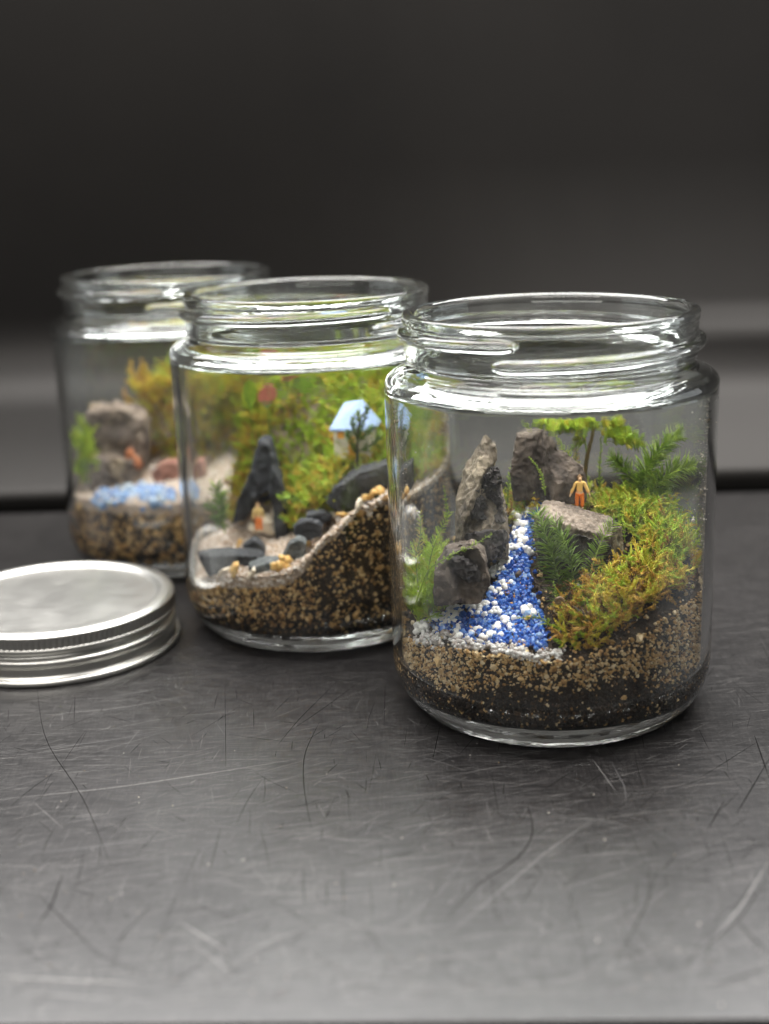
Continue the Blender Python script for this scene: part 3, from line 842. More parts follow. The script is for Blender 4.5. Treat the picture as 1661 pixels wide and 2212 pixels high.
def figurine(j, base, h, label, arm=.36, shirt='shirt', trousers='orange_trousers_paint', yaw=0.0, lean=0.0, bow=.02):
    o = tag(empty('person', jl(j, base), yaw), label, 'person')
    def S(W): return W * h
    # heights as fractions of the standing figure, facing -y
    ax = arm
    V = [(0, 0, .53), (0, 0, .62), (0, -.005, .72), (0, -.005, .81), (0, -.01, .86), (0, -bow, .90), (0, -bow - .012, .945), (0, -bow, .985)]
    R = [(.075, .06), (.07, .055), (.085, .055), (.055, .045), (.034, .034), (.052, .055), (.062, .066), (.045, .05)]
    E = [(i, i + 1) for i in range(7)]
    V.append((0, -bow - .078, .935)); R.append(.013); E.append((6, 8))             # nose
    for s in (-1, 1):
        b = len(V); V += [(s * .055, 0, .47), (s * .062, -.01, .27), (s * .066, 0, .05), (s * .07, -.07, .022)]; R += [.06, .045, .03, .024]; E += [(0, b), (b, b + 1), (b + 1, b + 2), (b + 2, b + 3)]
        b = len(V); a1 = np.array([s * .115, 0, .80]); dv = np.array([s * ax, -.12, -1.0]); dv /= np.linalg.norm(dv)
        V += [a1, a1 + dv * .17, a1 + dv * .33, a1 + dv * .385]; R += [.04, .033, .022, (.030, .018)]; E += [(3, b), (b, b + 1), (b + 1, b + 2), (b + 2, b + 3)]
        pr = np.array([1.0, 0, 0]) if False else np.array([0, -1.0, 0])
        for q in range(4):                                                             # four fingers, curled a little
            f0 = a1 + dv * .40 + np.array([0, -1, 0]) * (q - 1.5) * .017; ln = (.040, .050, .047, .036)[q]; b2 = len(V)
            V += [f0 + dv * ln * .6, f0 + dv * ln + np.array([-s * .014, 0, 0])]; R += [.0085, .007]; E += [(b + 3, b2), (b2, b2 + 1)]
        b2 = len(V); V += [a1 + dv * .37 + np.array([0, -.035, 0]), a1 + dv * .40 + np.array([-s * .006, -.05, 0])]; R += [.010, .008]; E += [(b + 2, b2), (b2, b2 + 1)]
    W, F = skin_mesh(np.array(V), E, R, 2); obj('body', S(W), F, MT['skin_paint'], o)
    Vs = [(0, 0, .50), (0, 0, .62), (0, -.005, .73), (0, -.005, .825)]; Rs = [(.088, .07), (.082, .066), (.10, .066), (.062, .05)]; Es = [(0, 1), (1, 2), (2, 3)]
    for s in (-1, 1):
        b = len(Vs); a1 = np.array([s * .115, 0, .80]); dv = np.array([s * ax, -.12, -1.0]); dv /= np.linalg.norm(dv)
        Vs += [a1, a1 + dv * .17, a1 + dv * .34]; Rs += [.052, .046, .042]; Es += [(3, b), (b, b + 1), (b + 1, b + 2)]
    W, F = skin_mesh(np.array(Vs), Es, Rs, 2); obj('shirt', S(W), F, MT[shirt], o)
    Vt = [(0, 0, .535)]; Rt = [(.092, .072)]; Et = []
    for s in (-1, 1):
        b = len(Vt); Vt += [(s * .058, 0, .46), (s * .066, -.008, .27), (s * .07, 0, .045)]; Rt += [.066, .058, .052]; Et += [(0, b), (b, b + 1), (b + 1, b + 2)]
    W, F = skin_mesh(np.array(Vt), Et, Rt, 2); obj('trousers', S(W), F, MT[trousers], o)
    V, F = ICO2; V = V * np.array([.072, .072, .066]) + np.array([0, -bow + .012, .958]); V = np.where((V[:, 1:2] < -bow - .03) & (V[:, 2:] < .97), V + np.array([0, .035, .01]), V)
    kn, kf = ICO2; V = np.concatenate([V, kn * .026 + np.array([0, -bow + .01, 1.03])]); F = np.concatenate([F, kf + 42])
    obj('hair', S(V), F, MT['brown_hair_paint'], o)
    return o

# ------------------------------------------------------------------ jar 1: stone ravine, blue stream, figure
w1 = [wall(*p, 1) for p in ((850, 1375), (900, 1378), (1000, 1398), (1100, 1412), (1190, 1424), (1300, 1400), (1400, 1345), (1470, 1300), (1530, 1250))]
T1 = fit_terrain([tuple(p) for p in w1] + [(3.3, 1, 3.5), (-3.4, .5, 2.2), (-3, 2, 2.7), (-1.5, 3, 3.4), (0, 3.3, 4.2), (1.5, 3, 4.3), (2.8, 2, 3.8), (-.4, -2.4, 2.48),
                 (-.6, -1, 3.15), (-.35, 0, 3.85), (0, 1, 4.4), (.5, -1, 3.1), (1.2, -2, 2.85), (1.5, 0, 3.5), (1.2, 1, 4.0), (-1.8, -1.2, 2.55), (-1.8, .5, 3.1), (-1.3, -2.2, 2.35), (2.6, -.5, 3.4)])


def tone1(z, zt, th):
    n = len(z); u = rng.uniform(0, 1, n)
    lim = 1.30 + .55 * np.exp(-((th - 4.75) / .75) ** 2) + .12 * np.sin(th * 9)
    dark = np.clip((lim - z) / .35, 0, 1) * .74 + .20
    return np.where(u < dark, rng.uniform(0, .32, n), rng.uniform(.45, 1, n))


V, F = soil_body('soil', T1, -.05, MT['peat'], 1)
soil1 = tag(obj('soil', V, F, MT['peat'], loc=jl(1)), 'dark peaty soil speckled with tan grit filling the bottom of the front jar', 'soil', kind='stuff')
P, S, T = wall_grains(1, T1, 15500, .62, .027, tone1)
PT, ST = top_grains(T1, DISC, 2200, .032); TT = np.where(rng.uniform(size=len(PT)) < .6, rng.uniform(0, .35, len(PT)), rng.uniform(.4, 1, len(PT)))
V, F, A = scatter(blob_protos(ICO1, 10, .22), np.concatenate([P, PT]), np.concatenate([S, ST]), tone=np.concatenate([T, TT]))
tag(obj('grit', V, F, MT['soil_grain'], soil1, attr=A, smooth=False), kind='stuff')

# stream of blue grains with grey-white grit along its near shore
stream = [(1150, 1098), (1178, 1088), (1150, 1120), (1146, 1170), (1140, 1230), (1150, 1290), (1172, 1330), (1180, 1400), (1120, 1395), (1040, 1378), (960, 1368), (930, 1345), (1000, 1318), (1050, 1300), (1072, 1260), (1085, 1215), (1110, 1150), (1120, 1115)]
def px_fill(poly, n, j, T):
    poly = np.array(poly, float); lo, hi = poly.min(0), poly.max(0); Q = rng.uniform(lo, hi, (n * 3, 2)); Q = Q[in_poly(Q, poly)][:n]; Q = Q + rng.normal(0, 1, Q.shape) * np.where(rng.uniform(size=(len(Q), 1)) < .25, 9, 2)
    return drop(j, T, Q)
Pb = px_fill(stream, 3400, 1, T1); s = .046 * np.exp(rng.normal(0, .22, len(Pb))); Pb[:, 2] += s * .4 + rng.uniform(-.03, .06, len(Pb))
tb = np.clip(rng.beta(1.6, 2.4, len(Pb)), 0, 1); tb[rng.uniform(size=len(tb)) < .10] = rng.uniform(.8, 1)
V, F, A = scatter(blob_protos(ICO1, 7, .16), Pb, s, tone=tb)
tag(obj('blue_sand', V, F, MT['blue_grain'], loc=jl(1), attr=A, smooth=False), 'bright blue glassy sand poured as a stream and pool in the front jar', 'sand', kind='stuff')
Pq = px_fill([(915, 1368), (960, 1372), (1040, 1390), (1120, 1402), (1190, 1406), (1212, 1410), (1200, 1428), (1130, 1420), (1060, 1408), (1000, 1398), (935, 1388)], 1100, 1, T1); Pq = Pq[np.array([mnoise.noise(Vector((p[0] * 2.2, p[1] * 2.2, 3))) for p in Pq]) > -.12]
Pq2 = px_fill([(880, 1378), (925, 1366), (975, 1378), (990, 1394), (930, 1400), (890, 1402)], 90, 1, T1); Pq = np.concatenate([Pq, Pq2])
s = .034 * np.exp(rng.normal(0, .3, len(Pq))); Pq[:, 2] += rng.uniform(-.02, .10, len(Pq))
V, F, A = scatter(blob_protos(ICO1, 6, .14), Pq, s, tone=rng.uniform(0, 1, len(Pq)))
tag(obj('quartz_grit', V, F, MT['quartz_grain'], loc=jl(1), attr=A), 'greyish white quartz grit spilled along the near edge of the blue pool', 'grit', kind='stuff')

Ps = px_fill(stream, 420, 1, T1); Ps = Ps[np.array([mnoise.noise(Vector((p[0] * 1.7, p[1] * 1.7, 9))) for p in Ps]) > .08]; Ps[:, 2] += .06
V, F, A = scatter(blob_protos(ICO1, 6, .2), Ps, .036 * np.exp(rng.normal(0, .35, len(Ps))), tone=rng.uniform(.1, .7, len(Ps)))
tag(obj('stray_soil', V, F, MT['soil_grain'], loc=jl(1), attr=A, smooth=False), 'stray brown soil crumbs fallen onto the blue stream of the front jar', 'soil', kind='stuff')
PEB = [blob_cluster(1) for _ in range(5)] + [blob_cluster(2) for _ in range(2)]
G = 'white pebbles in the front jar'
def bank(pts, n, jx, jy, label, lo, hi):
    pebbles(1, drop(1, T1, along(pts, n, jx, jy)), MT['pebble'], 'pebble', label, 'pebble', G, rng.uniform(lo, hi, n)[:1].mean() if False else (lo + hi) / 2, PEB)
for args in (([(1182, 1080), (1172, 1088)], 8, 4, 5, 'white pebble at the very top of the stream below the brown rock', .08, .11), ([(1162, 1095), (1148, 1104)], 11, 6, 6, 'white pebble high on the stream bank touching the pale-topped block', .08, .10), ([(1142, 1108), (1126, 1118)], 11, 6, 7, 'white pebble on the upper bank midway between tall rock and pale block', .08, .10),
             ([(1104, 1112), (1110, 1130)], 12, 7, 8, 'larger white pebble touching the right side of the tall rock', .10, .125), ([(1118, 1136), (1130, 1152)], 10, 9, 7, 'white pebble in the upper half of the big clump beside the tall rock', .09, .115), ([(1128, 1162), (1116, 1182)], 10, 9, 7, 'white pebble in the lower half of the big clump beside the tall rock', .09, .115),
             ([(1115, 1186), (1102, 1194)], 8, 6, 4, 'small white pebble just under the clump halfway up the stream', .075, .10), ([(1146, 1192), (1142, 1200)], 4, 4, 4, 'white pebble on the right stream edge beside the dark green sprig', .08, .1),
             ([(1100, 1212), (1088, 1222)], 12, 6, 6, 'white pebble at the top of the heap right of the small dark stone', .075, .105), ([(1080, 1230), (1069, 1243)], 12, 6, 6, 'white pebble at the bottom of the heap right of the small dark stone', .075, .105), ([(1096, 1266), (1080, 1274), (1066, 1284)], 15, 6, 5, 'white pebble in the lowest heap before the stream opens into the pool', .07, .10),
             ([(905, 1360), (924, 1350)], 12, 6, 5, 'white pebble at the far left tip of the pool shore', .085, .105), ([(934, 1343), (954, 1337)], 12, 7, 6, 'white pebble on the outer left shore next to the green moss', .08, .10), ([(962, 1335), (986, 1328)], 12, 7, 6, 'white pebble on the inner left shore where the blue sand begins', .08, .10),
             ([(975, 1322), (998, 1315)], 12, 7, 6, 'white pebble at the left end of the row below the small dark stone', .075, .095), ([(1005, 1313), (1028, 1311)], 11, 7, 6, 'white pebble in the middle of the row below the small dark stone', .075, .095), ([(1034, 1311), (1060, 1312)], 11, 7, 6, 'white pebble at the right end of the row below the small dark stone', .075, .095), ([(965, 1350), (1000, 1360)], 8, 8, 6, 'white pebble half sunk in the left part of the blue pool', .075, .095),
             ([(1010, 1330), (1050, 1326), (1080, 1330)], 12, 8, 6, 'white pebble on the blue sand at the back of the pool', .07, .09), ([(1000, 1372), (1030, 1366), (1060, 1378), (1088, 1356), (1108, 1374)], 15, 12, 7, 'white pebble near the front edge of the blue pool', .075, .10),
             ([(1080, 1334), (1108, 1346)], 6, 9, 6, 'white pebble at the middle of the blue pool', .08, .10), ([(1136, 1320), (1152, 1330), (1150, 1344)], 8, 5, 5, 'white pebble at the right of the pool next to the moss', .09, .125)):
    bank(*args)

# stones
R = H2
a = lambda px, py, dy: at(px, py, 1, dy)
tall = [[a(1050, 934, .0), a(1064, 950, .2), a(1058, 1000, -.40), a(1040, 1035, -.70), a(1014, 1085, -.88), a(1000, 1140, -.95), a(988, 1212, -.95), a(983, 1150, .1), a(986, 1060, .2), a(1003, 1005, .2), a(1032, 957, .15), a(1072, 1000, .5), a(1084, 1100, .7), a(1000, 1200, .8)],
        [a(1098, 1120, -.2), a(1098, 1206, -.45), a(1058, 1206, -.9), a(1044, 1140, -.7), a(1088, 1060, .0), a(1076, 1010, .2), a(1000, 1206, -.95), a(1095, 1200, .7), a(1086, 1060, .7)],
        R(1, [(1064, 958), (1074, 962), (1077, 980), (1070, 1002), (1058, 992)], .0, .4)]
c = at(1048, 1100, 1, -.8)
rock('rock', tall, MT['tan_grey_stone'], 1, 'tall grey pointed rock with a dark hollow face at the left of the front jar', amp=.045, fine=.032, facets=0, voxel=.04, seed=1,
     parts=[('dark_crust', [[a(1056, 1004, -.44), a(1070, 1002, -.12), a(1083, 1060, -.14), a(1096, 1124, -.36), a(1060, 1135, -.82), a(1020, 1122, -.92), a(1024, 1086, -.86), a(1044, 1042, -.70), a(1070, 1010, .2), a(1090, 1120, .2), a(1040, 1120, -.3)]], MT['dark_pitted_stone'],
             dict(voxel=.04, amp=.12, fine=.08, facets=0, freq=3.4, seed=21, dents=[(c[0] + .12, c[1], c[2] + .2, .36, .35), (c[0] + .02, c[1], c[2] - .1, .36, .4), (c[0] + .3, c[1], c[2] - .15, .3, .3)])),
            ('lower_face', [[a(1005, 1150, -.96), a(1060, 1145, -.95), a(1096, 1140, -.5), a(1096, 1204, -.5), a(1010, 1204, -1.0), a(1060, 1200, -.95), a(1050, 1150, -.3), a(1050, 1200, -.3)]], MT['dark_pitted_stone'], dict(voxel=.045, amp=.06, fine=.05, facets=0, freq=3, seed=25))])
low = [R(1, [(970, 1192), (1030, 1180), (1052, 1200), (1064, 1262), (1046, 1305), (948, 1312), (945, 1240)], -2.0, -.9), R(1, [(946, 1236), (985, 1232), (1000, 1305), (946, 1312)], -2.15, -1.2)]
c = at(1008, 1222, 1, -2.0)
rock('rock', low, MT['brown_stone'], 1, 'small dark brown stone in front of the tall pointed rock above the white pebbles', amp=.06, fine=.04, facets=4, chip=.06, voxel=.045, dents=[(c[0], c[1], c[2], .4, .4)], seed=2,
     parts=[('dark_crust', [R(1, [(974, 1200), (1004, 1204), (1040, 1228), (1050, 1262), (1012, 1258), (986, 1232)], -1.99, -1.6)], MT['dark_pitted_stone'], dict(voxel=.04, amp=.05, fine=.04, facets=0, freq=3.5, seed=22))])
a = lambda px, py, dy: at(px, py, 1, dy)
back = [[a(1114, 940, 1.0), a(1118, 932, 1.6), a(1150, 924, 1.5), a(1174, 927, 1.2), a(1190, 945, 1.5), a(1150, 945, .95), a(1100, 1020, .75), a(1108, 1080, .8), a(1160, 1080, .75), a(1210, 1080, 1.4), a(1120, 1080, 2.2), a(1200, 960, 2.1)],
        [a(1172, 928, .95), a(1182, 940, .8), a(1178, 1000, .55), a(1170, 1080, .55), a(1196, 990, .8), a(1214, 970, 1.2), a(1220, 1080, 1.2), a(1164, 1000, .95), a(1190, 1080, 2.0)],
        [a(1180, 990, .75), a(1214, 972, .9), a(1262, 1006, .7), a(1270, 1046, .6), a(1264, 1085, .6), a(1205, 1040, .42), a(1190, 1085, .5), a(1258, 1010, 1.6), a(1215, 975, 1.7), a(1200, 1085, 1.7)]]
rock('rock', back, MT['brown_stone'], 1, 'large brown craggy rock at the back of the front jar under the leafy sprig', amp=.03, fine=.035, facets=0, voxel=.04, sharp=26, seed=3)
a = lambda px, py, dy: at(px, py, 1, dy)
fr = [[a(1152, 1118, -.9), a(1172, 1112, -1.0), a(1215, 1140, -1.05), a(1262, 1146, -1.05), a(1322, 1160, -1.0), a(1178, 1074, .45), a(1200, 1080, .5), a(1240, 1098, .5), a(1312, 1110, .4), a(1340, 1128, .2),
       a(1160, 1205, -.8), a(1290, 1262, -.95), a(1330, 1262, -.8), a(1345, 1245, 0), (.1, .5, 3.5), (1.8, .5, 3.2)]]
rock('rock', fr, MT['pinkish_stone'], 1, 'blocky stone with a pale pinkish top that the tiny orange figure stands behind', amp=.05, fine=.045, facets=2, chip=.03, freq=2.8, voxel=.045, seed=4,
     parts=[('dark_shaded_face', [[a(1160, 1128, -1.0), a(1215, 1150, -1.14), a(1262, 1156, -1.14), a(1320, 1172, -1.1), a(1160, 1210, -.95), a(1285, 1268, -1.1), a(1325, 1268, -1.05), a(1170, 1140, -.5), a(1320, 1180, -.5), a(1320, 1262, -.5), a(1170, 1215, -.5)]],  # charcoal stone of the front, with its shade put into the colour too
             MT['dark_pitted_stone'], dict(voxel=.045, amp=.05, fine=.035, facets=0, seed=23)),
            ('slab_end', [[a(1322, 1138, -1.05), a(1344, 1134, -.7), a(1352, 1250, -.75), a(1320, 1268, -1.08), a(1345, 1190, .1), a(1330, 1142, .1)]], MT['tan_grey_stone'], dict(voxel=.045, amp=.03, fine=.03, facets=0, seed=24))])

# the tiny figure
hb = at(1252, 1106, 1, .55)
figurine(1, hb + np.array([0, 0, .10]), .78, 'tiny figure in yellow top and orange trousers standing behind the pale stone').scale = (1.18, 1.18, 1.0)

# moss cushions
def tone_p1(pos):
    n = len(pos); z = pos[:, 2] - T1(pos[:, 0], pos[:, 1])
    return np.clip(rng.normal(.38, .19, n) + .25 * np.clip((.15 - np.abs(pos[:, 0] - .1)), 0, 1) + np.where(rng.uniform(size=n) < .18, .3, 0) - .1 * (z < .1), 0, 1)
def mound(cx, cy_, rx, ry, h):
    def f(pos):
        k = np.clip(1 - ((pos[:, 0] - cx) / rx) ** 2 - ((pos[:, 1] - cy_) / ry) ** 2, 0, 1); pos[:, 2] += h * np.sqrt(k) * rng.uniform(.25, 1, len(pos)); return pos
    return f
moss(1, T1, [(-.2, -3.3), (.3, -3.35), (1.2, -3.1), (2.1, -2.7), (2.8, -2.0), (3.0, -1.3), (2.2, -1.0), (1.2, -1.25), (.5, -1.6), (.0, -2.2)], 760, 'orange brown feathery moss mat in front of the pale-topped block', .35, .15,
     tone_fn=tone_p1, up=.35, lift=.25, size=.72, lean=(-.1, -.5, 0), extra=mound(1.3, -2.1, 1.5, 1.2, .5))
moss(1, T1, [(1.9, -1.3), (3.1, -1.3), (3.4, -.2), (3.2, 1.2), (2.3, 2.2), (1.3, 1.8), (1.05, .9), (1.9, .3)], 720, 'yellow green moss cushion along the right side of the front jar', .70, .19,
     up=.5, lift=.25, size=.72, lean=(-.1, -.4, 0), extra=mound(2.5, .2, 1.2, 1.9, .75))
moss(1, T1, [(-.1, .7), (1.0, .9), (2.0, 1.3), (1.6, 2.6), (.3, 3.0), (-.6, 2.4)], 300, 'low olive moss around the figure at the foot of the brown rock', .5, .16, protos=SHORT, up=.5, lift=.15)
moss(1, T1, [(-1.3, .5), (-.2, .8), (-.1, 1.6), (-.8, 2.4), (-1.7, 1.6)], 330, 'dark green and brown moss between the tall rock and the brown rock', .55, .2, up=.6, lift=.35, size=.6)
moss(1, T1, [(-3.35, -.6), (-3.0, -1.35), (-2.45, -1.15), (-2.2, -.2), (-2.9, .6), (-3.3, .3)], 300, 'light green feathery moss against the left glass of the front jar', .84, .09, protos=FINE, up=.9, lift=.5, size=.8, lean=(.25, -.2, 0),
     extra=mound(-2.8, -.5, .8, 1.3, .6))
# single sprigs
pl = lambda pts, dy, dy2=None: [at(p[0], p[1], 1, dy + ((dy2 if dy2 is not None else dy) - dy) * i / (len(pts) - 1)) for i, p in enumerate(pts)]
plume('moss_sprig', 1, pl([(1215, 1310), (1205, 1240), (1188, 1180), (1164, 1112)], -1.9, -1.6), 330, .46, .013, 'dark green bushy moss sprig with long narrow leaves before the pale-topped block', (.52, .16), .95, .0, .3, .55)
plume('moss_sprig', 1, pl([(1240, 1300), (1238, 1240), (1225, 1180), (1200, 1130)], -1.8, -1.5), 260, .42, .013, 'second dark green narrow-leaved sprig leaning against the pale-topped block', (.45, .16), .9, .0, .3, .55)
plume('moss_sprig', 1, pl([(1262, 1280), (1280, 1215), (1300, 1160), (1330, 1122)], -1.7, -1.3), 90, .30, .014, 'thin bluish green comb-like sprig standing before the dark face of the block', (.62, .1), 1.1, .05, .3, .2, planar=.8)
plume('moss_sprig', 1, pl([(1385, 1075), (1395, 1020), (1425, 970), (1470, 940)], 1.2, .8), 330, .50, .013, 'tall feathery green plume with fine needles leaning right', (.75, .14), .75, .1, .3, .4)
plume('moss_sprig', 1, pl([(1400, 1080), (1425, 1040), (1465, 1012), (1510, 1005)], .9, .4), 330, .50, .013, 'lower feathery plume reaching right towards the glass above the moss cushion', (.8, .14), .75, .1, .3, .4)
plume('moss_sprig', 1, pl([(1385, 1075), (1372, 1040), (1350, 1010), (1325, 990)], 1.3, 1.3), 200, .42, .012, 'smaller feathery plume leaning left behind the moss cushion', (.6, .14), .75, .1, .3, .4)
feather('moss_sprig', 1, pl([(900, 1300), (915, 1245), (950, 1212), (1000, 1186), (1035, 1172), (1065, 1150)], -2.2, -2.1), 'slim bright green frond bending across the foot of the tall rock', 13, .17, .88, start=.35)
feather('moss_sprig', 1, pl([(925, 1250), (935, 1190), (950, 1150), (972, 1105)], -.9, -.6), 'soft green frond standing left of the tall rock', 16, .30, .74)
feather('moss_sprig', 1, pl([(905, 1260), (900, 1200), (912, 1150), (908, 1105)], -.6, -.3), 'faded green frond close to the left glass', 16, .28, .66)
feather('moss_sprig', 1, pl([(965, 1130), (962, 1080), (958, 1050)], .5, .6), 'thin upright frond beside the tall rock shoulder', 8, .12, .8)
feather('moss_sprig', 1, pl([(1178, 1068), (1172, 1030), (1160, 1005), (1142, 985)], .55, .4), 'small curved green shoot before the brown rock', 12, .10, .88, r=.022)
feather('moss_sprig', 1, pl([(1095, 1095), (1098, 1040), (1108, 1000), (1118, 965)], 1.2, 1.4), 'leafy shoot climbing the left edge of the brown rock', 12, .15, .86)
feather('moss_sprig', 1, pl([(1146, 940), (1140, 918), (1128, 908)], 1.5, 1.4), 'tiny curled shoot on top of the brown rock', 6, .12, .8)
feather('moss_sprig', 1, pl([(1238, 1010), (1228, 975), (1205, 950), (1190, 930)], 1.0, 1.0), 'yellow green shoot hanging over the brown rock', 10, .15, .7)
feather('moss_sprig', 1, pl([(1240, 1010), (1247, 975), (1245, 945)], 1.9, 1.9), 'orange tipped shoot right of the brown rock crest', 9, .16, .5)
feather('moss_sprig', 1, pl([(1298, 1060), (1296, 1010), (1300, 965), (1300, 945)], 1.9, 1.8), 'upright green shoot behind the figure below the leafy crown', 10, .14, .84, r=.024)
feather('moss_sprig', 1, pl([(1385, 1110), (1420, 1080), (1460, 1068), (1490, 1078)], .2, 0), 'orange brown twig reaching right over the moss', 8, .12, .3, r=.014)
feather('moss_sprig', 1, pl([(1210, 1310), (1203, 1290), (1195, 1255)], -2.5, -2.5), 'short pale green shoot standing before the dark sprig', 7, .08, .9, r=.02)
feather('moss_sprig', 1, pl([(1195, 1352), (1165, 1330), (1120, 1332)], -2.9, -2.9), 'small green shoot lying out over the blue sand', 7, .15, .7)
feather('moss_sprig', 1, pl([(1350, 1170), (1348, 1140), (1332, 1095)], -.3, -.2), 'thin green shoot at the right end of the pale stone', 9, .09, .84, r=.016)
feather('moss_sprig', 1, pl([(1480, 1250), (1510, 1190), (1520, 1130), (1490, 1085)], -.4, .2), 'arching golden shoot curving along the right glass', 14, .16, .58)
# the tree-like sprig
b0 = at(1262, 1040, 1, 1.7); tr = tag(empty('tree_sprig', jl(1, b0)), 'tree-like sprig with a flat yellow green crown above the brown rock', 'plant')
tp = spline(pl([(1262, 1040), (1270, 975), (1282, 940), (1285, 915)], 1.7), 12); V, F = stem_tube(tp - b0, .06, .035, 6); obj('stem', V, F, MT['stem_brown'], tr)
for pts in ([(1270, 985), (1262, 935), (1240, 915), (1200, 908), (1168, 906)], [(1283, 935), (1260, 915), (1225, 912), (1195, 925)], [(1285, 920), (1310, 910), (1335, 925), (1382, 955)], [(1285, 918), (1312, 905), (1330, 912), (1345, 935)], [(1284, 925), (1290, 912), (1275, 905), (1250, 903)], [(1285, 925), (1300, 930), (1320, 938), (1350, 948)]):
    P = spline(pl(pts, 1.7, 1.7 + rng.uniform(-.5, .4)), 12); V, F = stem_tube(P - b0, .022, .01)
    br = obj('branch', V, F, MT['stem_green'], tr)
    n = 46; u = rng.uniform(.2, 1, n); s = np.linspace(0, 1, 12); pos = np.stack([np.interp(u, s, P[:, q]) for q in range(3)], -1) + rng.normal(0, .03, (n, 3))
    d = np.stack([np.sign(P[-1, 0] - P[0, 0]) * rng.uniform(.2, 1, n), rng.normal(0, .7, n), rng.normal(-.1, .35, n)], -1)
    V, F, A = scatter(SHORT, pos - b0, rng.uniform(.75, 1.2, n), frames(d), np.clip(rng.normal(.72, .12, n), 0, 1))
    tag(obj('foliage', V, F, MT['moss_strand'], br, attr=np.clip(A, 0, 1)), kind='stuff')
# small snail shell in the moss
a = np.linspace(0, 5 * np.pi, 60); q = np.exp(-a * .13); cen = np.stack([q * .085 * np.cos(a), np.full(60, 0) - .05 * (1 - q), q * .085 * np.sin(a)], -1)
Vs = []
for i in range(60):
    rr_ = .05 * q[i]; e1 = np.array([math.cos(a[i]), 0, math.sin(a[i])]); e2 = np.array([0, 1, 0]); Vs += [cen[i] + rr_ * (e1 * math.cos(t_) + e2 * math.sin(t_)) for t_ in np.linspace(0, 2 * np.pi, 8, endpoint=False)]
sp = at(1206, 1296, 1, -2.75)
tag(obj('snail_shell', np.array(Vs), grid_faces(60, 8), MT['shell_brown'], loc=jl(1, sp)), 'tiny coiled brown snail shell in the moss beside the blue pool', 'shell')
# specks of dust on the inside of the glass
th = np.concatenate([rng.normal(math.radians(192), .22, 330), rng.normal(math.radians(-18), .25, 330), rng.uniform(0, 6.28, 90)]); z = rng.uniform(2.8, 7.2, len(th)); r_ = RI + .022
V, F, A = scatter(blob_protos(ICO1, 4, .2), np.stack([r_ * np.cos(th), r_ * np.sin(th), z], -1), .009 * np.exp(rng.normal(0, .4, len(th))), tone=rng.uniform(0, 1, len(th)))
tag(obj('dust_specks', V, F, MT['dust'], loc=jl(1), attr=A), 'fine pale dust specks stuck inside the front jar wall', 'dust', kind='stuff')

# ------------------------------------------------------------------ jar 2: mossy hill, cave of black slate, tiny house
w2 = [wall(*p, 2) for p in ((418, 1262), (470, 1266), (532, 1266), (594, 1264), (650, 1242), (687, 1186), (727, 1155), (764, 1118), (804, 1098), (832, 1085))]
S2 = fit_terrain([tuple(p) for p in w2] + [(-3.3, .4, 1.95), (-2.7, 1.9, 2.2), (-1.7, -.2, 2.05), (-1.2, -1.2, 2.05), (-.9, .4, 2.3), (-2.3, 2.2, 4.1), (-1.4, 1.7, 4.8), (-.5, 2.1, 6.1), (1.0, 2.1, 6.3), (2.1, 1.5, 5.9),
                 (.3, .3, 4.1), (0, -.8, 3.0), (.9, -.6, 4.5), (1.6, -.4, 4.8), (.6, -2.0, 3.15), (2.6, 0, 4.8), (1.6, -2.3, 3.75), (-.3, -1.9, 2.2), (2.9, -1.3, 4.3), (0, 3.2, 6.5)])
V, F = soil_body('soil', S2, -.05, MT['peat'], 2)
soil2 = tag(obj('soil', V, F, MT['peat'], loc=jl(2)), 'brown grainy soil heaped higher on the right inside the middle jar', 'soil', kind='stuff')


def tone2(z, zt, th):
    u = rng.uniform(0, 1, len(z)); dark = np.clip((1.2 - z) / .5, 0, 1) * .6 + .34
    return np.where(u < dark, rng.uniform(.1, .36, len(z)), rng.uniform(.40, .86, len(z)))


P, S, T = wall_grains(2, S2, 8500, .62, .034, tone2); PT, ST = top_grains(S2, DISC, 900, .05)
V, F, A = scatter(blob_protos(ICO1, 10, .2), np.concatenate([P, PT]), np.concatenate([S, ST]), tone=np.concatenate([T, rng.uniform(.1, .8, len(PT))]))
tag(obj('grit', V, F, MT['soil_grain'], soil2, attr=A, smooth=False), kind='stuff')
# beige sand over the low ground, running up the slope along the glass
def B2(x, y):
    z = S2(x, y); r = np.hypot(x, y); front = np.clip(-np.asarray(y) / 1.0 - .2, 0, 1)
    z = z + .03 + .17 * np.clip((2.45 - np.asarray(z)) / .3, 0, 1) + .10 * np.clip((r - 2.5) / .4, 0, 1) * front
    return float(z) if np.ndim(z) == 0 else z
V, F = soil_body('sand', B2, 0, None, 2, zfun=lambda x, y: S2(x, y) - .02, r=3.42)
sand2 = tag(obj('sand', V, F, MT['beige_sand'], loc=jl(2)), 'pale beige sand covering the low ground before the black rock cave', 'sand', kind='stuff')
P, S, _ = wall_grains(2, B2, 2600, 0, .033, lambda z, zt, th: z)
P[:, 2] = S2(P[:, 0], P[:, 1]) + rng.uniform(-.01, 1, len(P)) * (B2(P[:, 0], P[:, 1]) - S2(P[:, 0], P[:, 1])) + .02
PT, ST = top_grains(B2, [(-3.4, -2), (-2, -3.3), (0, -3.4), (2, -3), (3.3, -1.5), (2.8, -1.4), (1.4, -2.3), (-.1, -1.8), (-.6, 0), (-1.4, .9), (-2.8, 1.9), (-3.4, 0)], 2600, .03)
V, F, A = scatter(blob_protos(ICO1, 6, .14), np.concatenate([P, PT]), np.concatenate([S, ST]), tone=rng.uniform(0, 1, len(P) + len(PT)))
tag(obj('sand_grains', V, F, MT['sand_grain'], sand2, attr=A), kind='stuff')

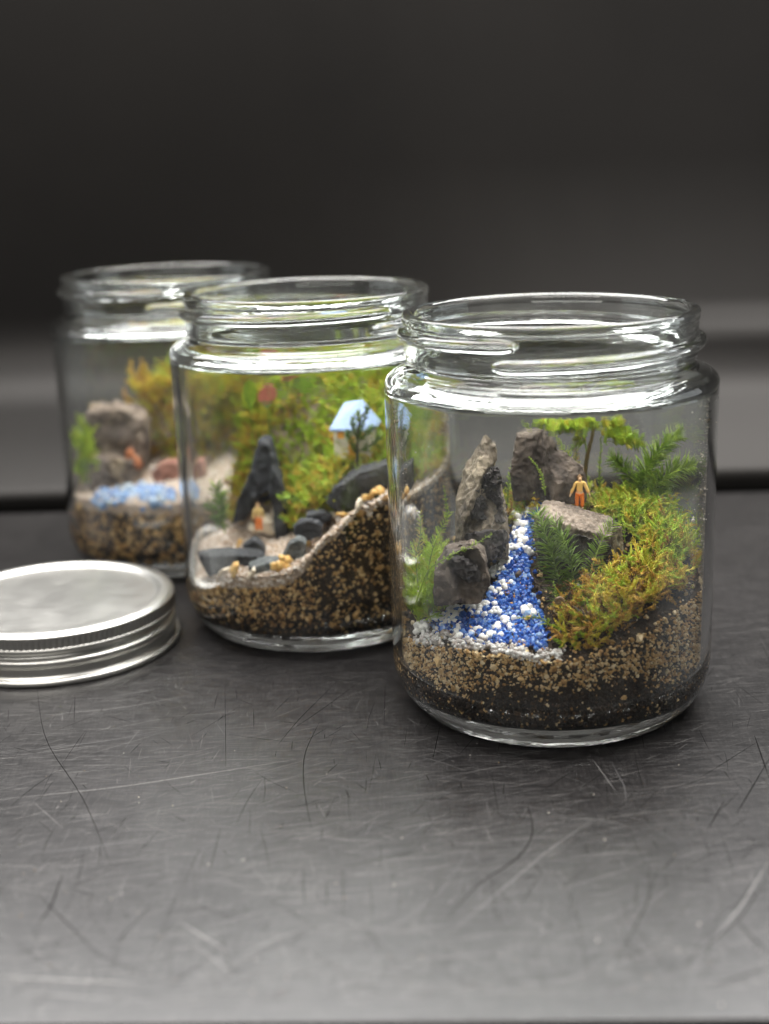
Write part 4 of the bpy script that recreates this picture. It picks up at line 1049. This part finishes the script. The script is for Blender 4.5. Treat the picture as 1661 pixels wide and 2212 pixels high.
PG = np.concatenate([px_fill([(430, 1150), (520, 1140), (600, 1170), (640, 1120), (690, 1130), (820, 1050), (830, 1085), (700, 1170), (640, 1235), (520, 1262), (440, 1262)], 420, 2, B2)])
V, F, A = scatter(blob_protos(ICO1, 8, .2), PG, .035 * np.exp(rng.normal(0, .45, len(PG))), tone=rng.uniform(0, 1, len(PG)))
tag(obj('gravel', V, F, MT['sand_grain'], loc=jl(2), attr=A, smooth=False), 'coarse pale gravel sprinkled over the beige sand of the middle jar', 'gravel', kind='stuff')
PG = px_fill([(600, 1110), (700, 1110), (790, 1050), (830, 1020), (838, 1070), (700, 1150), (640, 1150)], 260, 2, B2)
V, F, A = scatter(blob_protos(ICO1, 8, .25), PG, .05 * np.exp(rng.normal(0, .4, len(PG))), tone=rng.uniform(0, .5, len(PG)))
tag(obj('dark_gravel', V, F, MT['soil_grain'], loc=jl(2), attr=A, smooth=False), 'dark rock crumbs along the moss edge on the slope of the middle jar', 'gravel', kind='stuff')

# the black cave rock: two legs and a peak, the hollow between them left open
arch = [R(2, [(555, 952), (582, 952), (590, 985), (606, 1040), (560, 1075), (536, 1066), (542, 1010)], .1, 1.3),
        R(2, [(545, 1010), (560, 1040), (552, 1085), (528, 1130), (500, 1132), (508, 1088), (530, 1040)], -.1, 1.2),
        R(2, [(585, 1000), (606, 1030), (622, 1105), (622, 1172), (598, 1175), (598, 1110), (580, 1060)], -.3, .9),
        R(2, [(515, 1060), (600, 1030), (612, 1170), (510, 1160)], .9, 1.7)]
rock('rock', arch, MT['black_slate'], 2, 'black slate rock shaped as a peaked cave in the middle jar', amp=.06, fine=.02, facets=5, chip=.08, seed=11)
Gs = 'slate pieces in the middle jar'
def slate(pts, f, b, m, lab, sd, grp=Gs):
    pts = [tuple(np.mean(pts, axis=0) + 1.14 * (np.array(q) - np.mean(pts, axis=0))) for q in pts]
    rock('slate', [R(2, pts, f, b)], MT[m], 2, lab, amp=.025, fine=.03, facets=9, chip=.07, seed=sd, voxel=.035, sharp=22, group=grp)
slate([(434, 1202), (475, 1198), (560, 1200), (566, 1208), (545, 1222), (500, 1240), (460, 1240)], -2.3, -1.5, 'black_slate', 'long flat dark slate lying in the sand at the left of the middle jar', 12)
slate([(541, 1226), (575, 1216), (640, 1214), (656, 1226), (646, 1246), (590, 1246), (548, 1236)], -3.0, -2.2, 'grey_slate', 'flat grey green slate with amber grains on top, lowest on the slope', 13)
slate([(612, 1205), (628, 1174), (650, 1163), (660, 1178), (656, 1212), (640, 1220), (616, 1218)], -2.8, -2.2, 'grey_slate', 'upright rounded grey slate beside a clump of amber grains', 14)
slate([(636, 1140), (650, 1126), (680, 1124), (694, 1138), (690, 1160), (655, 1168), (640, 1158)], -2.3, -1.7, 'black_slate', 'veined dark slate in the sand below the moss edge', 15)
slate([(662, 1112), (700, 1106), (716, 1114), (705, 1130), (668, 1130)], -2.0, -1.3, 'black_slate', 'small black slate tucked under the moss', 16)
slate([(526, 1180), (548, 1166), (566, 1176), (572, 1196), (540, 1198)], -1.5, -.9, 'black_slate', 'small pointed dark slate in front of the cave mouth', 17)
slate([(708, 1084), (725, 1052), (775, 1022), (836, 1004), (838, 1070), (780, 1092), (735, 1108)], -2.1, -1.0, 'black_slate', 'large black slate under the tiny house at the right', 18)
slate([(640, 1228), (662, 1212), (672, 1218), (664, 1238)], -3.1, -2.6, 'black_slate', 'thin black chip behind the amber clump on the slope', 19)
# amber and pale stones
AMB = []
for k in (2, 3, 3, 4):
    V, F = blob_cluster(k); AMB.append((V * (1 + rng.normal(size=(len(V), 1)) * .10) * np.array([1, 1, .75]) * .8, F))
def gems(pix, size, m, lab, nm='pebble', g='amber pebbles in the middle jar'):
    pebbles(2, drop(2, B2, pix), MT[m], nm, lab, 'pebble', g, size * 1.2, AMB, sink=.15)
gems([(511, 1243)], .16, 'amber', 'amber pebble at the front edge of the long flat slate')
gems([(606, 1232)], .15, 'amber', 'amber pebble at the left of the pair on the grey green slate'); gems([(620, 1222)], .16, 'amber', 'amber pebble at the right of the pair on the grey green slate')
gems([(663, 1186)], .18, 'amber', 'large orange amber pebble right of the upright grey slate')
gems([(682, 1147)], .13, 'amber', 'amber pebble in front of the veined dark slate')
gems([(785, 1068)], .13, 'amber', 'orange pebble highest on the sandy slope'); gems([(790, 1086)], .14, 'amber', 'deep orange pebble just below the highest pebble on the slope')
gems([(820, 1070)], .15, 'amber', 'pale amber pebble beside the front jar at the top of the slope')
gems([(518, 1178)], .12, 'amber', 'amber pebble left of the small pointed slate')
gems([(772, 1104)], .14, 'cream_pebble', 'smooth pale pebble on the upper slope'); gems([(740, 1122)], .15, 'amber', 'translucent yellow pebble halfway up the slope'); gems([(722, 1120)], .12, 'cream_pebble', 'greyish pale pebble at the moss edge of the slope')
gems([(548, 1248)], .12, 'cream_pebble', 'white angular pebble at the front of the sand below the slates')
gems([(486, 1246)], .13, 'cream_pebble', 'round white pebble left of the amber pebble by the long slate'); gems([(458, 1240)], .12, 'cream_pebble', 'white pebble farthest left in the sand of the middle jar')
for px, py, s_, lab in ((585, 1160, .26, 'straw coloured stone below the feet of the cave figure'), (545, 1150, .2, 'straw coloured stone left of the cave figure'), (600, 1140, .3, 'tan block behind the cave figure')):
    gems([(px, py)], s_, 'cream_pebble', lab, 'stone', None)

# figure in the cave
fb = at(560, 1146, 2, -.35)
figurine(2, fb, .80, 'blurred tiny figure in straw yellow robe with orange trousers inside the black cave', arm=.22, shirt='straw_robe_paint')

# moss hill
hill = px_poly(2, S2, [(596, 1085), (640, 1108), (690, 1100), (725, 1080), (780, 1058), (830, 1040)]) + [(2.6, -1.9), (3.2, -.9), (3.35, 0), (2.9, 1.6), (1.5, 3.0), (-.5, 3.3), (-1.9, 2.7), (-2.6, 1.9), (-1.6, 1.2), (-.75, .6)]
def tone_h(pos):
    n = len(pos); p = np.array([mnoise.noise(Vector((a_[0] * 1.1, a_[1] * 1.1, a_[2] * 1.1))) for a_ in pos])
    return np.clip(.68 + .42 * p + rng.normal(0, .12, n), .15, 1)
moss(2, S2, hill, 2500, 'bright green and golden moss covering the steep hill in the middle jar', .7, .18, tone_fn=tone_h, up=.55, lift=.4, size=.72, lean=(-.05, -.6, 0))
moss(2, S2, [(-2.6, .9), (-1.5, 1.0), (-1.3, 2.2), (-2.3, 2.4)], 260, 'yellowish moss against the left glass behind the black cave rock', .5, .14, up=.9, lift=.9, size=.8)
moss(2, S2, px_poly(2, S2, [(600, 1105), (616, 1140), (650, 1150), (692, 1138), (735, 1110), (745, 1060), (720, 1030), (620, 1030)]), 900, 'golden moss hanging over the slates at the foot of the hill', .62, .18, up=.45, lift=.7, size=.75, lean=(-.2, -.7, .1))
plm = lambda pts, dy, dy2=None: [at(p[0], p[1], 2, dy + ((dy2 if dy2 is not None else dy) - dy) * i / (len(pts) - 1)) for i, p in enumerate(pts)]
plume('moss_sprig', 2, plm([(486, 1150), (480, 1110), (472, 1075), (468, 1050)], -.6), 80, .42, .022, 'dull green leafy sprig standing in the sand left of the cave', (.5, .12), .8, .05, .3, .3)
plume('moss_sprig', 2, plm([(470, 1140), (462, 1110), (450, 1090)], -.5), 40, .36, .022, 'shorter dull green sprig leaning left by the glass', (.5, .12), .8, .05, .3, .3)
plume('moss_sprig', 2, plm([(655, 1085), (630, 1070), (606, 1072)], -1.4, -1.6), 40, .22, .022, 'green sprig hanging from the moss over the cave edge', (.75, .12), .8, .2, .3, .2)
moss(2, S2, px_poly(2, S2, [(715, 985), (740, 975), (840, 960), (842, 1000), (780, 1022), (725, 1030)]), 160, 'straw coloured moss at the foot of the tiny house', .42, .12, protos=SHORT, up=.8, lift=.3)
# the tiny tree before the house
tb = at(772, 1020, 2, -1.35); tp = spline(plm([(772, 1020), (771, 970), (772, 930), (777, 895), (790, 885)], -1.35), 12)
t2 = tag(empty('moss_tree', jl(2, tb)), 'dark upright tree-like sprig in front of the pale blue roof', 'plant'); V, F = stem_tube(tp - tb, .05, .02); obj('stem', V, F, MT['dark_stem'], t2)
for pts in ([(771, 965), (776, 925), (785, 905), (796, 880)], [(771, 950), (760, 925), (764, 905)], [(773, 955), (790, 930), (808, 925)], [(772, 975), (800, 960), (815, 945)], [(772, 940), (775, 915), (774, 892)], [(773, 985), (758, 960), (752, 935)]):
    P = spline(plm(pts, -1.35, -1.35 + rng.uniform(-.3, .2)), 8); V, F = stem_tube(P - tb, .018, .008); br = obj('branch', V, F, MT['dark_stem'], t2)
    n = 44; u = rng.uniform(.1, 1, n); s = np.linspace(0, 1, 8); pos = np.stack([np.interp(u, s, P[:, q]) for q in range(3)], -1); d = (P[-1] - P[0])[None] + rng.normal(0, .35, (n, 3))
    V, F, A = scatter([needle(3, .09, .25)], pos - tb, rng.uniform(.14, .24, n), frames(d), np.clip(rng.normal(.32, .12, n), 0, 1)); tag(obj('needles', V, F, MT['needle_green'], br, attr=A), kind='stuff')
sp = at(769, 1112, 2, -2.62); tw = spline([np.zeros(3), np.array([.08, -.03, .16]), np.array([.10, -.04, .32]), np.array([.2, -.04, .40])], 9); V, F = stem_tube(tw, .03, .02)
V2, F2 = stem_tube(spline([tw[6], tw[6] + np.array([-.12, 0, .04])], 4), .02, .012); V, F = np.concatenate([V, V2]), np.concatenate([F, F2 + len(V)])
tag(obj('twig', V, F, MT['stem_brown'], loc=jl(2, sp)), 'tiny forked brown twig stuck in the sand slope of the middle jar', 'twig')
# house
hs0 = at(768, 952, 2, -.55); hs = tag(empty('toy_house', jl(2, hs0), math.radians(-14)), 'tiny cream house with a pale blue roof on the moss hill', 'house')
wx, wy, wh = .50, .40, .62
def prism(pts, faces): return np.array(pts, float), faces
def bmbox(name, lo, hi, mat, parent, bev=.015):
    bm = bmesh.new(); bmesh.ops.create_cube(bm, size=1)
    for v in bm.verts: v.co = Vector([lo[i] + (v.co[i] + .5) * (hi[i] - lo[i]) for i in range(3)])
    bmesh.ops.bevel(bm, geom=list(bm.edges), offset=bev, segments=2, affect='EDGES'); bmesh.ops.scale(bm, vec=(U, U, U), verts=bm.verts)
    me = bpy.data.meshes.new(name); bm.to_mesh(me); bm.free(); me.materials.append(mat); o = bpy.data.objects.new(name, me); COL.objects.link(o); o.parent = parent; return o
bmbox('walls', (-wx, -wy, -.45), (wx, wy, .47), MT['cream_plaster'], hs)
bm = bmesh.new()
ev = [(-.58, -.52, .42), (.60, -.52, .45), (.60, .52, .45), (-.58, .52, .42)]; rd = [(-.28, .05, 1.06), (.20, .05, 1.16)]; lw = [(x, y, z - .06) for x, y, z in ev]
vs = [bm.verts.new(p) for p in ev + rd + lw]
for f in ((0, 1, 5, 4), (1, 2, 5), (2, 3, 4, 5), (3, 0, 4), (6, 7, 1, 0), (7, 8, 2, 1), (8, 9, 3, 2), (9, 6, 0, 3), (9, 8, 7, 6)): bm.faces.new([vs[i] for i in f])
bmesh.ops.bevel(bm, geom=list(bm.edges), offset=.02, segments=2, affect='EDGES'); bmesh.ops.scale(bm, vec=(U, U, U), verts=bm.verts)
me = bpy.data.meshes.new('roof'); bm.to_mesh(me); bm.free(); me.materials.append(MT['pale_blue_roof']); ro = bpy.data.objects.new('roof', me); COL.objects.link(ro); ro.parent = hs
bmbox('window', (-.38, -wy - .03, .16), (-.20, -wy + .02, .34), MT['orange_paint'], hs, .01); bmbox('window', (.16, -wy - .03, .16), (.34, -wy + .02, .34), MT['orange_paint'], hs, .01)
bmbox('door', (-.09, -wy - .025, -.4), (.09, -wy + .02, .22), MT['orange_paint'], hs, .01)


def leaf(name, j, c, w_, h_, tilt, yaw, mat, label, stalk):
    """Broad oval leaf with a folded midrib on a stalk."""
    o = tag(empty(name, jl(j, stalk)), label, 'leaf'); n, m = 9, 7; V = []
    for i in range(n):
        u = i / (n - 1); hw = w_ / 2 * math.sin(math.pi * min(.985, max(.03, u))) ** .7
        for k in range(m):
            q = -1 + 2 * k / (m - 1); V.append((q * hw, .10 * w_ * abs(q) + .05 * h_ * math.sin(u * 3), u * h_))
    M = np.array(Matrix.Rotation(yaw, 3, 'Z') @ Matrix.Rotation(tilt, 3, 'X')); V = np.array(V) @ M.T; mid = np.array([0, 0, 0])
    V = V + (np.asarray(c) - np.asarray(stalk)); V = np.concatenate([V, V + np.array([0, .02, .005])])
    F = grid_faces(n, m, False); F = np.concatenate([F, F[:, ::-1] + n * m]); obj('blade', V, F, MT[mat], o)
    sv, sf = stem_tube(spline([np.zeros(3), (np.asarray(c) - np.asarray(stalk)) * .5 + [0, .1, 0], np.asarray(c) - np.asarray(stalk)], 8), .03, .022); obj('stalk', sv, sf, MT['stem_green'], o)


leaf('leaf', 2, at(578, 882, 2, 1.0), .58, .75, .3, .5, 'pink_leaf', 'pink leaf with green edges standing above the moss', at(585, 960, 2, 1.3))
leaf('leaf', 2, at(655, 852, 2, 1.3), .62, .55, .35, -.3, 'leaf_green', 'round bright green leaf under the shoulder of the middle jar', at(662, 900, 2, 1.8))
leaf('leaf', 2, at(620, 830, 2, 1.2), .75, .5, .8, .9, 'pink_leaf', 'second pink and green leaf just below the jar shoulder', at(615, 930, 2, 1.7))
leaf('leaf', 2, at(540, 880, 2, 1.6), .40, .85, .1, .2, 'leaf_green', 'long green leaf standing at the left of the pink leaf', at(545, 960, 2, 1.9))

# ------------------------------------------------------------------ jar 3: far, blurred
w3 = [wall(*p, 3) for p in ((165, 1088), (200, 1098), (270, 1108), (340, 1110), (395, 1106))]
T3 = fit_terrain([tuple(p) for p in w3] + [(-3.2, .3, 2.2), (-1.8, -.5, 2.25), (-.6, -.6, 2.35), (-2.2, 1.5, 2.8), (0, 1.5, 3.0), (1.5, 0, 2.8), (2.6, -1.5, 2.5), (3.2, .5, 2.8), (0, 3.2, 3.4), (-1.2, -2, 2.1), (1, -2.8, 2.2)])
V, F = soil_body('soil', T3, -.05, MT['peat'], 3)
soil3 = tag(obj('soil', V, F, MT['peat'], loc=jl(3)), 'blurred ochre brown soil at the bottom of the farthest jar', 'soil', kind='stuff')
P, S, T = wall_grains(3, T3, 3600, .62, .058, lambda z, zt, th: np.where(rng.uniform(0, 1, len(z)) < .34 + .35 * (np.sin(th * 5) * np.sin(z * 4) > .45), rng.uniform(.1, .35, len(z)), rng.uniform(.45, .75, len(z))))
V, F, A = scatter(blob_protos(ICO1, 6, .14), P, S, tone=T); tag(obj('grit', V, F, MT['soil_grain'], soil3, attr=A), kind='stuff')
C3 = lambda x, y: T3(x, y) + .30
V, F = soil_body('sand', C3, 0, None, 3, zfun=lambda x, y: T3(x, y) - .02, r=3.42)
tag(obj('sand', V, F, MT['beige_sand'], loc=jl(3)), 'cream sand layer under the blurred blue gravel in the farthest jar', 'sand', kind='stuff')
PT, ST = top_grains(C3, DISC, 1500, .05); V, F, A = scatter(blob_protos(ICO1, 4, .14), PT, ST, tone=rng.uniform(.3, 1, len(PT))); tag(obj('pale_gravel', V, F, MT['sand_grain'], loc=jl(3), attr=A), 'pale gravel scattered round the blurred rocks in the farthest jar', 'gravel', kind='stuff')
Pb = px_fill([(205, 1086), (215, 1066), (262, 1052), (300, 1044), (330, 1046), (365, 1056), (378, 1082), (330, 1092), (290, 1076), (250, 1084), (225, 1098)], 520, 3, C3)[:210]; s = .08 * np.exp(rng.normal(0, .25, len(Pb))); Pb[:, 2] += s * .4
V, F, A = scatter(blob_protos(ICO2, 4, .06), Pb, s, tone=np.clip(rng.beta(1.5, 2, len(Pb)), 0, 1)); tag(obj('blue_gravel', V, F, MT['pale_blue_grain'], loc=jl(3), attr=A), 'pale blue gravel forming a stream in the farthest jar', 'gravel', kind='stuff')
rock('rock', [R(3, [(180, 884), (240, 876), (290, 884), (312, 900), (308, 1060), (190, 1068), (186, 960)], -.6, 1.2), R(3, [(188, 985), (290, 990), (300, 1062), (190, 1070)], -1.1, .6)], MT['mixed_grey_stone'], 3,
     'large blurred tan and grey rock at the left of the farthest jar', amp=.12, fine=.04, seed=31, voxel=.08)
rock('rock', [R(3, [(296, 890), (318, 900), (322, 990), (300, 1000)], -.2, .5)], MT['mixed_grey_stone'], 3, 'narrow pale rock standing right of the large grey rock', amp=.06, seed=32, voxel=.08)
rock('rock', [R(3, [(266, 975), (280, 970), (292, 990), (310, 1006), (300, 1018), (276, 1012)], -.9, -.4)], MT['orange_stone'], 3, 'small orange red stone leaning in front of the grey rock', amp=.05, seed=33, voxel=.08)
rock('rock', [R(3, [(322, 1022), (350, 996), (392, 992), (410, 1040), (380, 1056), (335, 1052)], -1.1, -.2)], MT['red_brown_stone'], 3, 'reddish brown stone beside the blue gravel, half behind the middle jar', amp=.06, seed=34, voxel=.08)
moss(3, C3, [(-.75, .5), (.3, -.1), (2, .3), (2.8, 1.5), (1, 3), (-.3, 3), (-.6, 1.8)], 1300, 'tall dark olive moss mass at the right of the farthest jar', .52, .17, up=.6, lift=2.7, size=.9)
moss(3, C3, [(-1.7, .6), (-.7, .5), (-.5, 1.4), (-1.5, 1.6)], 200, 'golden moss behind the blurred grey rock', .42, .12, up=.9, lift=2.5, size=.9)
moss(3, C3, [(-3.3, -.6), (-2.7, -1.2), (-2.6, -.2), (-3.2, .4)], 110, 'light green moss climbing the left glass of the farthest jar', .82, .1, protos=FINE, up=1.3, lift=1.6, size=.9)
